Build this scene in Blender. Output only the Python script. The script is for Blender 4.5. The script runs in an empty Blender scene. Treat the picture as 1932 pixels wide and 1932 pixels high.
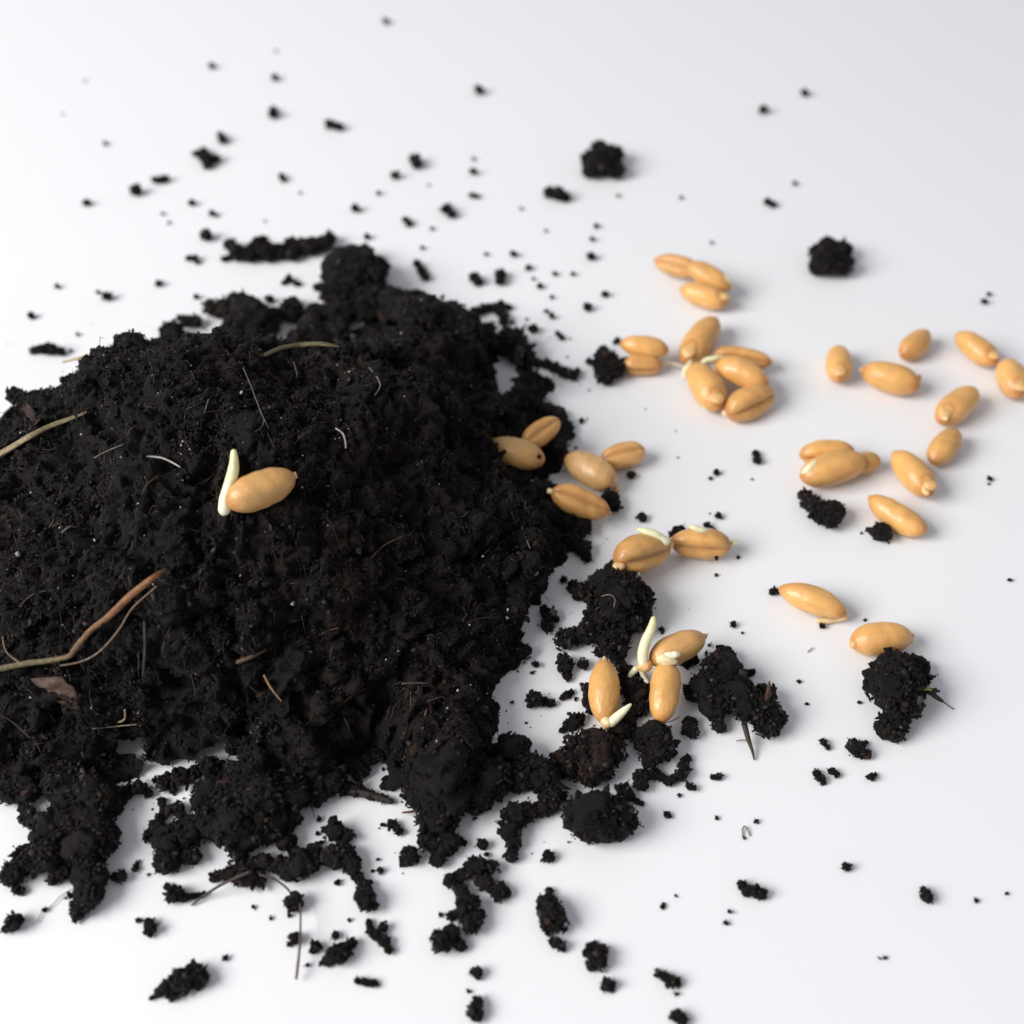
import bpy, bmesh, math, random
import numpy as np
from mathutils import Vector, Matrix

# ------------------------------------------------------------------ camera, world, light
# 1 Blender unit = 1 cm (a handful of soil and wheat grains on a white sheet)
SC = bpy.context.scene
COL = SC.collection
SC.unit_settings.system = 'METRIC'
SC.unit_settings.scale_length = 0.01

PITCH = math.radians(47.0)
DIST = 13.7
TANF = 0.42
ST, CT = math.sin(PITCH), math.cos(PITCH)
CAM = np.array([0.0, -DIST * CT, DIST * ST])
FWD = np.array([0.0, CT, -ST])
UP = np.array([0.0, ST, CT])

cam_d = bpy.data.cameras.new('camera')
cam = bpy.data.objects.new('camera', cam_d)
COL.objects.link(cam)
cam.location = CAM
cam.rotation_euler = (math.pi / 2 - PITCH, 0, 0)
cam_d.sensor_width = 36
cam_d.lens = 36 / (2 * TANF)
cam_d.clip_start = 0.05
cam_d.clip_end = 1000
cam_d.dof.use_dof = True
cam_d.dof.focus_distance = 11.8
cam_d.dof.aperture_fstop = cam_d.lens * 1e-3 / (2 * 0.090)
cam_d.dof.aperture_blades = 0
SC.camera = cam

world = bpy.data.worlds.new('World')
SC.world = world
world.use_nodes = True
bgn = world.node_tree.nodes['Background']
bgn.inputs['Color'].default_value = (0.93, 0.945, 1.0, 1)
bgn.inputs['Strength'].default_value = 0.41

def area_light(name, loc, aim, sx, sy, power, color):
    d = bpy.data.lights.new(name, 'AREA')
    d.shape = 'RECTANGLE'; d.size = sx; d.size_y = sy
    d.energy = power; d.color = color
    o = bpy.data.objects.new(name, d)
    COL.objects.link(o)
    o.location = loc
    o.rotation_euler = (Vector(aim) - Vector(loc)).to_track_quat('-Z', 'Y').to_euler()
    return o
area_light('window_light', (-58, -20, 45), (0, 0, 0), 48, 40, 83000, (1.0, 0.985, 0.965))

SC.view_settings.view_transform = 'Standard'
SC.view_settings.look = 'None'
SC.view_settings.exposure = 0.0
SC.view_settings.gamma = 1.0
SC.view_settings.use_curve_mapping = False

# ------------------------------------------------------------------ helpers
rng = np.random.default_rng(7)

def P(x, y, h=0.0):
    """Point of the place at height h (cm) seen at photo position x, y (0..1932)."""
    u = (x - 966) / 966 * TANF
    v = -(y - 966) / 966 * TANF
    d = FWD + np.array([u, 0, 0]) + v * UP
    return CAM + d * ((h - CAM[2]) / d[2])

def cm_per_px(p):
    return float(np.dot(np.asarray(p) - CAM, FWD)) * TANF / 966

def link(name, me, parent=None):
    o = bpy.data.objects.new(name, me)
    COL.objects.link(o)
    if parent is not None:
        o.parent = parent
    return o

def empty(name, loc):
    o = bpy.data.objects.new(name, None)
    COL.objects.link(o)
    o.location = loc
    o.empty_display_size = 0.2
    return o

def tag(o, label=None, cat=None, group=None, kind=None):
    if label: o['label'] = label
    if cat: o['category'] = cat
    if group: o['group'] = group
    if kind: o['kind'] = kind
    return o

class MB:
    """Collects vertex/triangle blocks for ONE mesh object, with a colour per vertex."""
    def __init__(s):
        s.v, s.f, s.c, s.n = [], [], [], 0
    def add(s, v, f, c):
        v = np.asarray(v, float)
        s.v.append(v); s.f.append(np.asarray(f, int) + s.n)
        c = np.asarray(c, float)
        if c.ndim == 1: c = np.tile(c, (len(v), 1))
        s.c.append(c); s.n += len(v)
    def build(s, name, mat, parent=None, origin=None, smooth=True):
        v = np.concatenate(s.v); f = np.concatenate(s.f); c = np.concatenate(s.c)
        if origin is not None: v = v - np.asarray(origin)
        me = bpy.data.meshes.new(name)
        me.vertices.add(len(v)); me.vertices.foreach_set('co', v.astype(np.float32).ravel())
        k = f.shape[1]
        me.loops.add(f.size); me.loops.foreach_set('vertex_index', f.astype(np.int32).ravel())
        me.polygons.add(len(f)); me.polygons.foreach_set('loop_start', np.arange(0, f.size, k, dtype=np.int32))
        me.polygons.foreach_set('use_smooth', np.full(len(f), smooth))
        me.update(calc_edges=True)
        a = me.color_attributes.new('tint', 'FLOAT_COLOR', 'POINT')
        a.data.foreach_set('color', np.concatenate([c, np.ones((len(c), 1))], 1).astype(np.float32).ravel())
        me.materials.append(mat)
        o = link(name, me, parent)
        if origin is not None and parent is None: o.location = origin
        return o

def ico(sub):
    bm = bmesh.new(); bmesh.ops.create_icosphere(bm, subdivisions=sub, radius=1)
    v = np.array([p.co for p in bm.verts]); f = np.array([[q.index for q in p.verts] for p in bm.faces])
    bm.free(); return v, f
ICO = {k: ico(k) for k in (1, 2, 3, 4, 5)}

def wobble(v, amp, freq, r, terms=7):
    d = np.zeros(len(v))
    for i in range(terms):
        k = r.normal(size=3); k = k / np.linalg.norm(k) * freq * r.uniform(0.6, 1.8)
        d += np.sin(v @ k + r.uniform(0, 6.28))
    return v * (1 + amp * d / math.sqrt(terms))[:, None]

def rand_rot(n, r):
    q = r.normal(size=(n, 4)); q /= np.linalg.norm(q, axis=1)[:, None]
    w, x, y, z = q.T
    return np.stack([np.stack([1-2*(y*y+z*z), 2*(x*y-z*w), 2*(x*z+y*w)], 1),
                     np.stack([2*(x*y+z*w), 1-2*(x*x+z*z), 2*(y*z-x*w)], 1),
                     np.stack([2*(x*z-y*w), 2*(y*z+x*w), 1-2*(x*x+y*y)], 1)], 1)

_vr = np.random.default_rng(3)
OCT = (np.array([(1, 0, 0), (-1, 0, 0), (0, 1, 0), (0, -1, 0), (0, 0, 1), (0, 0, -1)], float), np.array([(0, 2, 4), (2, 1, 4), (1, 3, 4), (3, 0, 4), (2, 0, 5), (1, 2, 5), (3, 1, 5), (0, 3, 5)]))
GV0 = [[OCT[0] * _vr.uniform(0.75, 1.55, (6, 1)) + _vr.normal(0, .22, (6, 3)) for _ in range(40)], OCT[1]]
GV = [[wobble(ICO[1][0] * _vr.uniform(0.55, 1.35, (len(ICO[1][0]), 1)), 0.12, 2.5, _vr) for _ in range(24)], ICO[1][1]]
GV2 = [[wobble(wobble(ICO[2][0] * _vr.uniform(0.82, 1.16, (len(ICO[2][0]), 1)), 0.20, 2.2, _vr), 0.10, 5.0, _vr) for _ in range(14)], ICO[2][1]]

PAL = np.array([(0.0056, 0.0040, 0.0037), (0.0026, 0.0020, 0.0020), (0.015, 0.0092, 0.0080), (0.032, 0.0265, 0.0270), (0.034, 0.0155, 0.0095), (0.070, 0.062, 0.060)])
PALW = np.array([0.29, 0.33, 0.18, 0.11, 0.06, 0.03])
def soil_tints(n, r):
    c = PAL[r.choice(len(PAL), n, p=PALW)] * r.uniform(0.7, 1.35, (n, 1))
    return c

def granules(mb, pos, rad, r, bank=GV, tint=None, stretch=0.5):
    """One irregular granule at each pos with radius rad."""
    n = len(pos)
    if n == 0: return
    shapes, faces = bank
    k = r.integers(0, len(shapes), n)
    V = np.stack(shapes)[k]
    S = np.exp(r.normal(0, stretch * 0.5, (n, 1, 3)))
    V = V * S * rad[:, None, None]
    V = np.einsum('nij,nvj->nvi', rand_rot(n, r), V) + pos[:, None, :]
    m = V.shape[1]
    F = faces[None] + (np.arange(n) * m)[:, None, None]
    c = soil_tints(n, r) if tint is None else tint
    mb.add(V.reshape(-1, 3), F.reshape(-1, 3), np.repeat(c, m, axis=0))

def tube(pts, rad, seg=8, sub=6, squash=1.0):
    """Smooth tapered tube along world points."""
    pts = np.asarray(pts, float); rad = np.asarray(rad, float)
    n = len(pts); t = np.linspace(0, n - 1, (n - 1) * sub + 1)
    def cr(a):
        a = np.asarray(a); out = []
        for q in t:
            i = min(int(q), n - 2); w = q - i
            p0, p1, p2, p3 = a[max(i-1, 0)], a[i], a[i+1], a[min(i+2, n-1)]
            out.append(0.5*((2*p1)+(-p0+p2)*w+(2*p0-5*p1+4*p2-p3)*w*w+(-p0+3*p1-3*p2+p3)*w**3))
        return np.array(out)
    C, R = cr(pts), np.maximum(np.interp(t, np.arange(n), rad), 1e-4)
    # rounded ends
    T = np.gradient(C, axis=0); T /= np.linalg.norm(T, axis=1)[:, None] + 1e-12
    C = np.vstack([C[0] - T[0]*R[0]*0.8, C[0] - T[0]*R[0]*0.45, C, C[-1] + T[-1]*R[-1]*0.45, C[-1] + T[-1]*R[-1]*0.8])
    R = np.concatenate([[R[0]*0.25, R[0]*0.75], R, [R[-1]*0.75, R[-1]*0.25]])
    T = np.vstack([T[:1], T[:1], T, T[-1:], T[-1:]])
    ref = np.array([0, 0, 1.0]); v = []
    for c, r_, d in zip(C, R, T):
        a = np.cross(d, ref)
        if np.linalg.norm(a) < 1e-3: a = np.array([1.0, 0, 0])
        a /= np.linalg.norm(a); b = np.cross(a, d)
        for j in range(seg):
            w = 2*math.pi*j/seg
            v.append(c + r_*(a*math.cos(w) + b*math.sin(w)*squash))
    f = []
    m = len(C)
    for i in range(m-1):
        for j in range(seg):
            a, b = i*seg+j, i*seg+(j+1) % seg
            f += [(a, b, b+seg), (a, b+seg, a+seg)]
    v.append(C[0]); v.append(C[-1]); A, B = m*seg, m*seg+1
    for j in range(seg):
        f.append((A, (j+1) % seg, j)); f.append((B, (m-1)*seg+j, (m-1)*seg+(j+1) % seg))
    return np.array(v), np.array(f)

# ------------------------------------------------------------------ materials
def new_mat(name):
    m = bpy.data.materials.new(name); m.use_nodes = True
    nt = m.node_tree; return m, nt, nt.nodes['Principled BSDF']
def N(nt, t, **kw):
    n = nt.nodes.new(t)
    for k, v in kw.items():
        if k in n.inputs: n.inputs[k].default_value = v
        else: setattr(n, k, v)
    return n

def soil_material():
    m, nt, b = new_mat('dark_soil')
    at = N(nt, 'ShaderNodeAttribute', attribute_name='tint')
    tc = N(nt, 'ShaderNodeTexCoord')
    n1 = N(nt, 'ShaderNodeTexNoise', Scale=48.0, Detail=6.0, Roughness=0.75)
    nt.links.new(tc.outputs['Object'], n1.inputs['Vector'])
    mr = N(nt, 'ShaderNodeMapRange'); mr.inputs['From Min'].default_value = 0.3; mr.inputs['From Max'].default_value = 0.75
    mr.inputs['To Min'].default_value = 0.25; mr.inputs['To Max'].default_value = 2.3
    nt.links.new(n1.outputs['Fac'], mr.inputs['Value'])
    mx = N(nt, 'ShaderNodeVectorMath', operation='MULTIPLY')
    nt.links.new(at.outputs['Color'], mx.inputs[0]); nt.links.new(mr.outputs['Result'], mx.inputs[1])
    nt.links.new(mx.outputs['Vector'], b.inputs['Base Color'])
    b.inputs['Roughness'].default_value = 0.68
    b.inputs['Specular IOR Level'].default_value = 0.24
    n2 = N(nt, 'ShaderNodeTexNoise', Scale=120.0, Detail=4.0, Roughness=0.65)
    nt.links.new(tc.outputs['Object'], n2.inputs['Vector'])
    bp = N(nt, 'ShaderNodeBump', Strength=1.0, Distance=0.022)
    nt.links.new(n2.outputs['Fac'], bp.inputs['Height']); nt.links.new(bp.outputs['Normal'], b.inputs['Normal'])
    return m
SOIL = soil_material()

def sheet_material():
    m, nt, b = new_mat('white_sheet')
    tc = N(nt, 'ShaderNodeTexCoord')
    n1 = N(nt, 'ShaderNodeTexNoise', Scale=0.35, Detail=3.0)
    nt.links.new(tc.outputs['Object'], n1.inputs['Vector'])
    cr = N(nt, 'ShaderNodeMix', data_type='RGBA')
    cr.inputs[6].default_value = (0.795, 0.800, 0.820, 1); cr.inputs[7].default_value = (0.815, 0.819, 0.838, 1)
    nt.links.new(n1.outputs['Fac'], cr.inputs[0]); nt.links.new(cr.outputs[2], b.inputs['Base Color'])
    b.inputs['Roughness'].default_value = 0.55; b.inputs['Specular IOR Level'].default_value = 0.25
    n2 = N(nt, 'ShaderNodeTexNoise', Scale=28.0, Detail=4.0)
    nt.links.new(tc.outputs['Object'], n2.inputs['Vector'])
    bp = N(nt, 'ShaderNodeBump', Strength=0.05, Distance=0.01)
    nt.links.new(n2.outputs['Fac'], bp.inputs['Height']); nt.links.new(bp.outputs['Normal'], b.inputs['Normal'])
    return m
SHEET = sheet_material()

def tinted(name, rough, sss=0.0, sssr=(0.08, 0.04, 0.015), spec=0.5, coat=0.0, noise=(30.0, 0.75, 1.25), stretch=(1, 1, 1), bump=0.0, bscale=60.0):
    """Principled on the mesh's own tint, broken up by noise."""
    m, nt, b = new_mat(name)
    at = N(nt, 'ShaderNodeAttribute', attribute_name='tint')
    tc = N(nt, 'ShaderNodeTexCoord'); mp = N(nt, 'ShaderNodeMapping'); mp.inputs['Scale'].default_value = stretch
    oi = N(nt, 'ShaderNodeObjectInfo'); ad = N(nt, 'ShaderNodeVectorMath', operation='ADD')
    nt.links.new(tc.outputs['Object'], mp.inputs['Vector']); nt.links.new(mp.outputs['Vector'], ad.inputs[0]); nt.links.new(oi.outputs['Location'], ad.inputs[1])
    n1 = N(nt, 'ShaderNodeTexNoise', Scale=noise[0], Detail=4.0, Roughness=0.6)
    nt.links.new(ad.outputs['Vector'], n1.inputs['Vector'])
    mr = N(nt, 'ShaderNodeMapRange'); mr.inputs['From Min'].default_value = 0.3; mr.inputs['From Max'].default_value = 0.7
    mr.inputs['To Min'].default_value = noise[1]; mr.inputs['To Max'].default_value = noise[2]
    nt.links.new(n1.outputs['Fac'], mr.inputs['Value'])
    mx = N(nt, 'ShaderNodeVectorMath', operation='MULTIPLY')
    nt.links.new(at.outputs['Color'], mx.inputs[0]); nt.links.new(mr.outputs['Result'], mx.inputs[1])
    nt.links.new(mx.outputs['Vector'], b.inputs['Base Color'])
    b.inputs['Roughness'].default_value = rough; b.inputs['Specular IOR Level'].default_value = spec
    b.inputs['Subsurface Weight'].default_value = sss; b.inputs['Subsurface Radius'].default_value = sssr; b.inputs['Subsurface Scale'].default_value = 1.0
    b.inputs['Coat Weight'].default_value = coat; b.inputs['Coat Roughness'].default_value = 0.14
    if bump:
        n2 = N(nt, 'ShaderNodeTexNoise', Scale=bscale, Detail=3.0); nt.links.new(ad.outputs['Vector'], n2.inputs['Vector'])
        bp = N(nt, 'ShaderNodeBump', Strength=bump, Distance=0.01)
        nt.links.new(n2.outputs['Fac'], bp.inputs['Height']); nt.links.new(bp.outputs['Normal'], b.inputs['Normal'])
        if coat: nt.links.new(bp.outputs['Normal'], b.inputs['Coat Normal'])
    return m
KERNEL = tinted('wheat_kernel', 0.46, 0.38, (0.10, 0.05, 0.018), 0.42, 0.42, (7.0, 0.84, 1.12), (0.5, 1, 1), 0.75, 34.0)
GERM = tinted('wheat_germ', 0.38, 0.4, (0.10, 0.06, 0.03), 0.5, 0.2, (14.0, 0.85, 1.15), (1, 1, 1), 0.5, 30.0)
SHOOT = tinted('pale_shoot', 0.36, 0.45, (0.08, 0.07, 0.03), 0.5, 0.1, (14.0, 0.88, 1.1), (1, 1, 1), 0.25, 30.0)
FIBRE = tinted('root_fibre', 0.6, 0.0, (1, 1, 1), 0.35, 0.0, (26.0, 0.55, 1.4), (1, 1, 1), 0.6, 60.0)
GRIT = tinted('pale_grit', 0.25, 0.3, (0.02, 0.02, 0.02), 0.6, 0.0, (30.0, 0.6, 1.3))

# ------------------------------------------------------------------ the white sheet
mb = MB()
mb.add([(-70, -60, 0), (70, -60, 0), (70, 90, 0), (-70, 90, 0)], [(0, 1, 2), (0, 2, 3)], (1, 1, 1))
sheet = mb.build('ground', SHEET)
tag(sheet, 'smooth white sheet under the soil and the grains', 'sheet', kind='structure')

# ------------------------------------------------------------------ soil pile: height field
def value_noise(X, Y, wl, seed):
    r = np.random.default_rng(seed); G = r.uniform(-1, 1, (128, 128))
    x, y = X/wl + 50, Y/wl + 50
    i, j = np.floor(x).astype(int), np.floor(y).astype(int)
    fx, fy = x-i, y-j
    fx, fy = fx*fx*fx*(fx*(fx*6-15)+10), fy*fy*fy*(fy*(fy*6-15)+10)
    g = lambda a, b: G[a % 128, b % 128]
    return (g(i, j)*(1-fx)+g(i+1, j)*fx)*(1-fy) + (g(i, j+1)*(1-fx)+g(i+1, j+1)*fx)*fy

def noise3(X, Y, Z, wl, seed):
    r = np.random.default_rng(seed); G = r.uniform(-1, 1, (64, 64, 64))
    out = np.zeros(X.shape); q = [A/wl+200 for A in (X, Y, Z)]
    i = [np.floor(A).astype(int) for A in q]; f = [A-B for A, B in zip(q, i)]; f = [A*A*A*(A*(A*6-15)+10) for A in f]
    for a in (0, 1):
        for b in (0, 1):
            for c in (0, 1):
                w = (f[0] if a else 1-f[0])*(f[1] if b else 1-f[1])*(f[2] if c else 1-f[2])
                out += w*G[(i[0]+a) % 64, (i[1]+b) % 64, (i[2]+c) % 64]
    return out

def lumps3(X, Y, Z, wl, seed):
    """Rounded lumps in space: near 1 at a lump's middle, 0 in the crevices."""
    r = np.random.default_rng(seed); J = r.uniform(.1, .9, (32, 32, 32, 3)).astype(np.float32); H = r.uniform(.4, 1, (32, 32, 32)).astype(np.float32)
    x, y, z = (A.astype(np.float32)/wl+100 for A in (X, Y, Z))
    i, j, k = (np.floor(A).astype(int) for A in (x, y, z)); best = np.zeros(X.shape, np.float32)
    for a in (-1, 0, 1):
        for b in (-1, 0, 1):
            for c in (-1, 0, 1):
                p, q, s = (i+a) % 32, (j+b) % 32, (k+c) % 32; h = H[p, q, s]; jj = J[p, q, s]
                d2 = ((i+a+jj[..., 0]-x)**2+(j+b+jj[..., 1]-y)**2+(k+c+jj[..., 2]-z)**2)/(.75*h+.2)**2
                best = np.maximum(best, np.sqrt(np.maximum(0, 1-d2))*h)
    return best.astype(float)

def worley(X, Y, wl, seed):
    """Rounded lumps: 1 at a lump's middle, 0 in the crevices."""
    r = np.random.default_rng(seed); J = r.uniform(0.1, 0.9, (64, 64, 2)); H = r.uniform(0.4, 1.0, (64, 64))
    x, y = X/wl + 30, Y/wl + 30
    i, j = np.floor(x).astype(int), np.floor(y).astype(int)
    best = np.zeros_like(X)
    for a in (-1, 0, 1):
        for b in (-1, 0, 1):
            p, q = (i+a) % 64, (j+b) % 64
            d2 = ((i+a+J[p, q, 0]-x)**2 + (j+b+J[p, q, 1]-y)**2) / (0.75*H[p, q]+0.2)**2
            best = np.maximum(best, np.sqrt(np.maximum(0, 1-d2))*H[p, q])
    return best

CTRL = [  # photo x, photo y, height in cm
 (0,1505,-.05),(60,1490,-.05),(130,1455,-.05),(200,1500,-.05),(260,1512,-.05),(320,1508,-.05),(370,1500,-.02),(420,1480,.22),(520,1490,.25),(600,1460,.12),(420,1540,-.03),(520,1550,-.03),(610,1500,-.05),
 (670,1440,-.05),(720,1430,-.05),(770,1480,-.02),(840,1500,0),(900,1500,-.03),(955,1440,-.05),(955,1370,-.05),(955,1300,-.05),(980,1240,-.05),(1015,1170,-.05),(1040,1110,-.05),
 (1065,1060,-.05),(1100,1020,-.05),(1115,985,-.05),(1080,930,-.05),(1060,890,-.03),(1070,850,-.05),(1065,800,-.05),(1030,765,-.05),(965,738,-.05),(1000,705,-.03),(1005,675,-.05),
 (960,620,-.03),(880,590,-.05),(780,575,-.05),(690,580,-.05),
 (600,668,-.05),(500,668,-.05),(400,672,-.05),(300,690,-.05),(230,715,-.05),(150,760,-.05),(60,800,-.05),(-30,830,-.05),
 (490,925,1.82),(490,760,2.1),(520,668,1.75),(585,672,1.6),(440,640,1.95),(350,650,1.9),(240,662,1.75),(150,795,1.38),(60,808,1.15),(0,850,1.0),(300,760,2.1),
 (150,850,1.75),(0,900,1.45),(0,1080,1.35),(200,1000,1.8),(350,1000,1.8),(200,1150,1.4),(0,1220,.95),(500,1100,1.42),(350,1180,1.3),(200,1300,.82),(500,1290,.85),(0,1350,.6),
 (640,665,1.75),(700,690,1.7),(700,800,1.75),(600,900,1.75),(700,950,1.55),(700,1100,1.2),(600,1200,1.1),(700,1300,.62),(800,720,1.3),(850,800,1.2),(850,950,1.1),(850,1100,.8),(780,620,.75),(880,640,.6),
 (930,800,.8),(960,860,.62),(1030,830,.32),(980,960,.55),(1040,990,.24),(1060,960,.12),(1050,930,.15),(980,1080,.45),(900,1200,.5),(930,700,.62),(970,680,.45),(600,1380,.5),(480,1400,.66),(350,1390,.45),(200,1400,.42),(80,1420,.38),(850,1350,.35),(840,1430,.3),
 (-250,1000,1.2),(-250,1200,.9),(-250,1350,.5),(-200,860,.9),(-520,1000,-.05),(-520,1250,-.05),(-300,1500,-.05),(-100,1520,-.05),(-200,790,-.05),(-420,860,-.05)]
cp = np.array([P(*c) for c in CTRL])
_d = np.linalg.norm(cp[:, None, :2] - cp[None, :, :2], axis=2)
_w = np.linalg.solve(_d + np.eye(len(cp))*0.02, cp[:, 2])
def base_h(X, Y):
    out = np.zeros(X.shape)
    for c, w in zip(cp, _w):
        out += w*np.hypot(X-c[0], Y-c[1])
    return out
GX, GY = np.linspace(-10.4, 1.9, 560), np.linspace(-4.4, 5.4, 440)
XX, YY = np.meshgrid(GX, GY, indexing='ij')
WX = XX+.13*value_noise(XX, YY, .5, 51)+.06*value_noise(XX, YY, .17, 52)
WY = YY+.13*value_noise(XX, YY, .5, 53)+.06*value_noise(XX, YY, .17, 54)
H0 = base_h(WX, WY)
gx, gy = np.gradient(H0, GX[1]-GX[0], GY[1]-GY[0])
gx, gy = np.clip(gx, -1.4, 1.4), np.clip(gy, -1.4, 1.4)
NZ = 1/np.sqrt(1+gx*gx+gy*gy); NX, NY = -gx*NZ, -gy*NZ
inside = np.clip((H0+0.02)/0.25, 0, 1)
QX = XX+.10*noise3(XX, YY, H0, .3, 5)+.03*noise3(XX, YY, H0, .1, 6); QY = YY+.10*noise3(XX, YY, H0, .3, 7)+.03*noise3(XX, YY, H0, .1, 10); QZ = H0+.10*noise3(XX, YY, H0, .3, 13)
W1, W2, W3 = lumps3(QX, QY, QZ, 0.85, 1), lumps3(QX, QY, QZ, 0.36, 2), lumps3(QX, QY, QZ, 0.14, 3)
REL = (0.36*(W1-.5)*np.clip(.6+value_noise(XX, YY, 1.6, 12), 0, 1.3) + 0.22*(W2-.45) + 0.075*(W3-.4) + 0.16*value_noise(XX, YY, 1.1, 4)
       + 0.085*noise3(QX, QY, QZ, .09, 8) + 0.055*noise3(QX, QY, QZ, .05, 9))
REL = REL-REL[H0 > .3].mean()-.02
REL = REL*np.clip(inside, 0.25, 1)*np.where(H0 > -.15, 1, 0)
HH = H0 + REL/NZ*.92
def surf(x, y):
    """Height of the soil (or sheet) at x, y."""
    i = (x-GX[0])/(GX[1]-GX[0]); j = (y-GY[0])/(GY[1]-GY[0])
    i = np.clip(i, 0, len(GX)-1.001); j = np.clip(j, 0, len(GY)-1.001)
    a, b = np.floor(i).astype(int), np.floor(j).astype(int); u, v = i-a, j-b
    return np.maximum(0, (HH[a, b]*(1-u)+HH[a+1, b]*u)*(1-v)+(HH[a, b+1]*(1-u)+HH[a+1, b+1]*u)*v)
def on_soil(x, y, lift=0.0):
    """Point of the soil surface seen at photo position x, y, lifted along the vertical."""
    u = (x-966)/966*TANF; v = -(y-966)/966*TANF
    d = FWD+np.array([u, 0, 0])+v*UP
    t = np.linspace(8, 24, 3000); Q = CAM+t[:, None]*d
    k = np.argmax(Q[:, 2] <= surf(Q[:, 0], Q[:, 1])+lift)
    return Q[k]

pile = empty('soil_pile', (-2.5, -0.5, 0))
tag(pile, 'large heap of dark moist crumbly potting soil', 'soil heap')
PO = np.array([-2.5, -0.5, 0.0])

mb = MB()
nx, ny = XX.shape
idx = np.arange(nx*ny).reshape(nx, ny)
quads = np.stack([idx[:-1, :-1], idx[1:, :-1], idx[1:, 1:], idx[:-1, 1:]], -1).reshape(-1, 4)
keep = (HH.ravel()[quads] > -0.03).any(1)
quads = quads[keep]
V = np.stack([XX+NX*REL+.03*noise3(XX, YY, H0, .06, 21), YY+NY*REL+.03*noise3(XX, YY, H0, .06, 22), np.maximum(H0+NZ*REL, -0.05)], -1).reshape(-1, 3)
used = np.unique(quads); remap = np.full(nx*ny, -1); remap[used] = np.arange(len(used))
V = V[used]; quads = remap[quads]
tone = noise3(V[:, 0], V[:, 1], V[:, 2], .6, 31)*.5 + noise3(V[:, 0], V[:, 1], V[:, 2], .12, 32)*.5
brown = np.clip(value_noise(V[:, 0], V[:, 1], 1.3, 33)*.6+value_noise(V[:, 0], V[:, 1], .3, 34)*.5, 0, 1)
col = np.array([.0048, .0036, .0034])[None]*(1+.9*tone)[:, None] + brown[:, None]*np.array([.010, .0045, .0025])[None]
mb.add(V, np.concatenate([quads[:, [0, 1, 2]], quads[:, [0, 2, 3]]]), np.clip(col, .002, 1))
mb.build('soil_body', SOIL, pile, PO)

# granules over the whole heap, spread evenly over its real surface
r = np.random.default_rng(11)
mb = MB()
TRI = np.concatenate([quads[:, [0, 1, 2]], quads[:, [0, 2, 3]]])
tc_ = V[TRI].mean(1); ta = np.linalg.norm(np.cross(V[TRI[:, 1]]-V[TRI[:, 0]], V[TRI[:, 2]]-V[TRI[:, 0]]), axis=1)
tn = np.cross(V[TRI[:, 1]]-V[TRI[:, 0]], V[TRI[:, 2]]-V[TRI[:, 0]]); tn /= np.linalg.norm(tn, axis=1)[:, None]+1e-12
tn *= np.sign(tn[:, 2:3]+1e-9)
pw = ta*(tc_[:, 2] > .01)*np.where(tc_[:, 0] < -7.4, .12, 1)*np.where(tc_[:, 1] > 1.6, .5, 1)
pw *= np.clip(.75+.6*value_noise(tc_[:, 0], tc_[:, 1], .5, 41)+.4*value_noise(tc_[:, 0], tc_[:, 1], .15, 42), .15, 1.6)
pw /= pw.sum()
def scatter(n, rmin, rmax, power, bank, out, rr, st=.8, dark=False):
    k = rr.choice(len(TRI), n, p=pw)
    rad = rmin+(rmax-rmin)*rr.power(power, n)
    pos = tc_[k]+tn[k]*(rad*rr.uniform(.0, out, n))[:, None]+rr.normal(0, .006, (n, 3))
    pos[:, 2] = np.maximum(pos[:, 2], rad*.6)
    granules(mb, pos, rad, rr, bank, stretch=st, tint=np.array([.0050, .0038, .0036])*rr.uniform(.6, 1.5, (n, 1)) if dark else None)
scatter(76000, .0055, .015, .75, GV0, 1.7, r)
scatter(11000, .011, .020, .6, GV, 1.2, r)
scatter(1200, .022, .038, .5, GV2, .5, r, dark=True)
g = mb.build('soil_granules', SOIL, pile, PO); g['kind'] = 'stuff'

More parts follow.
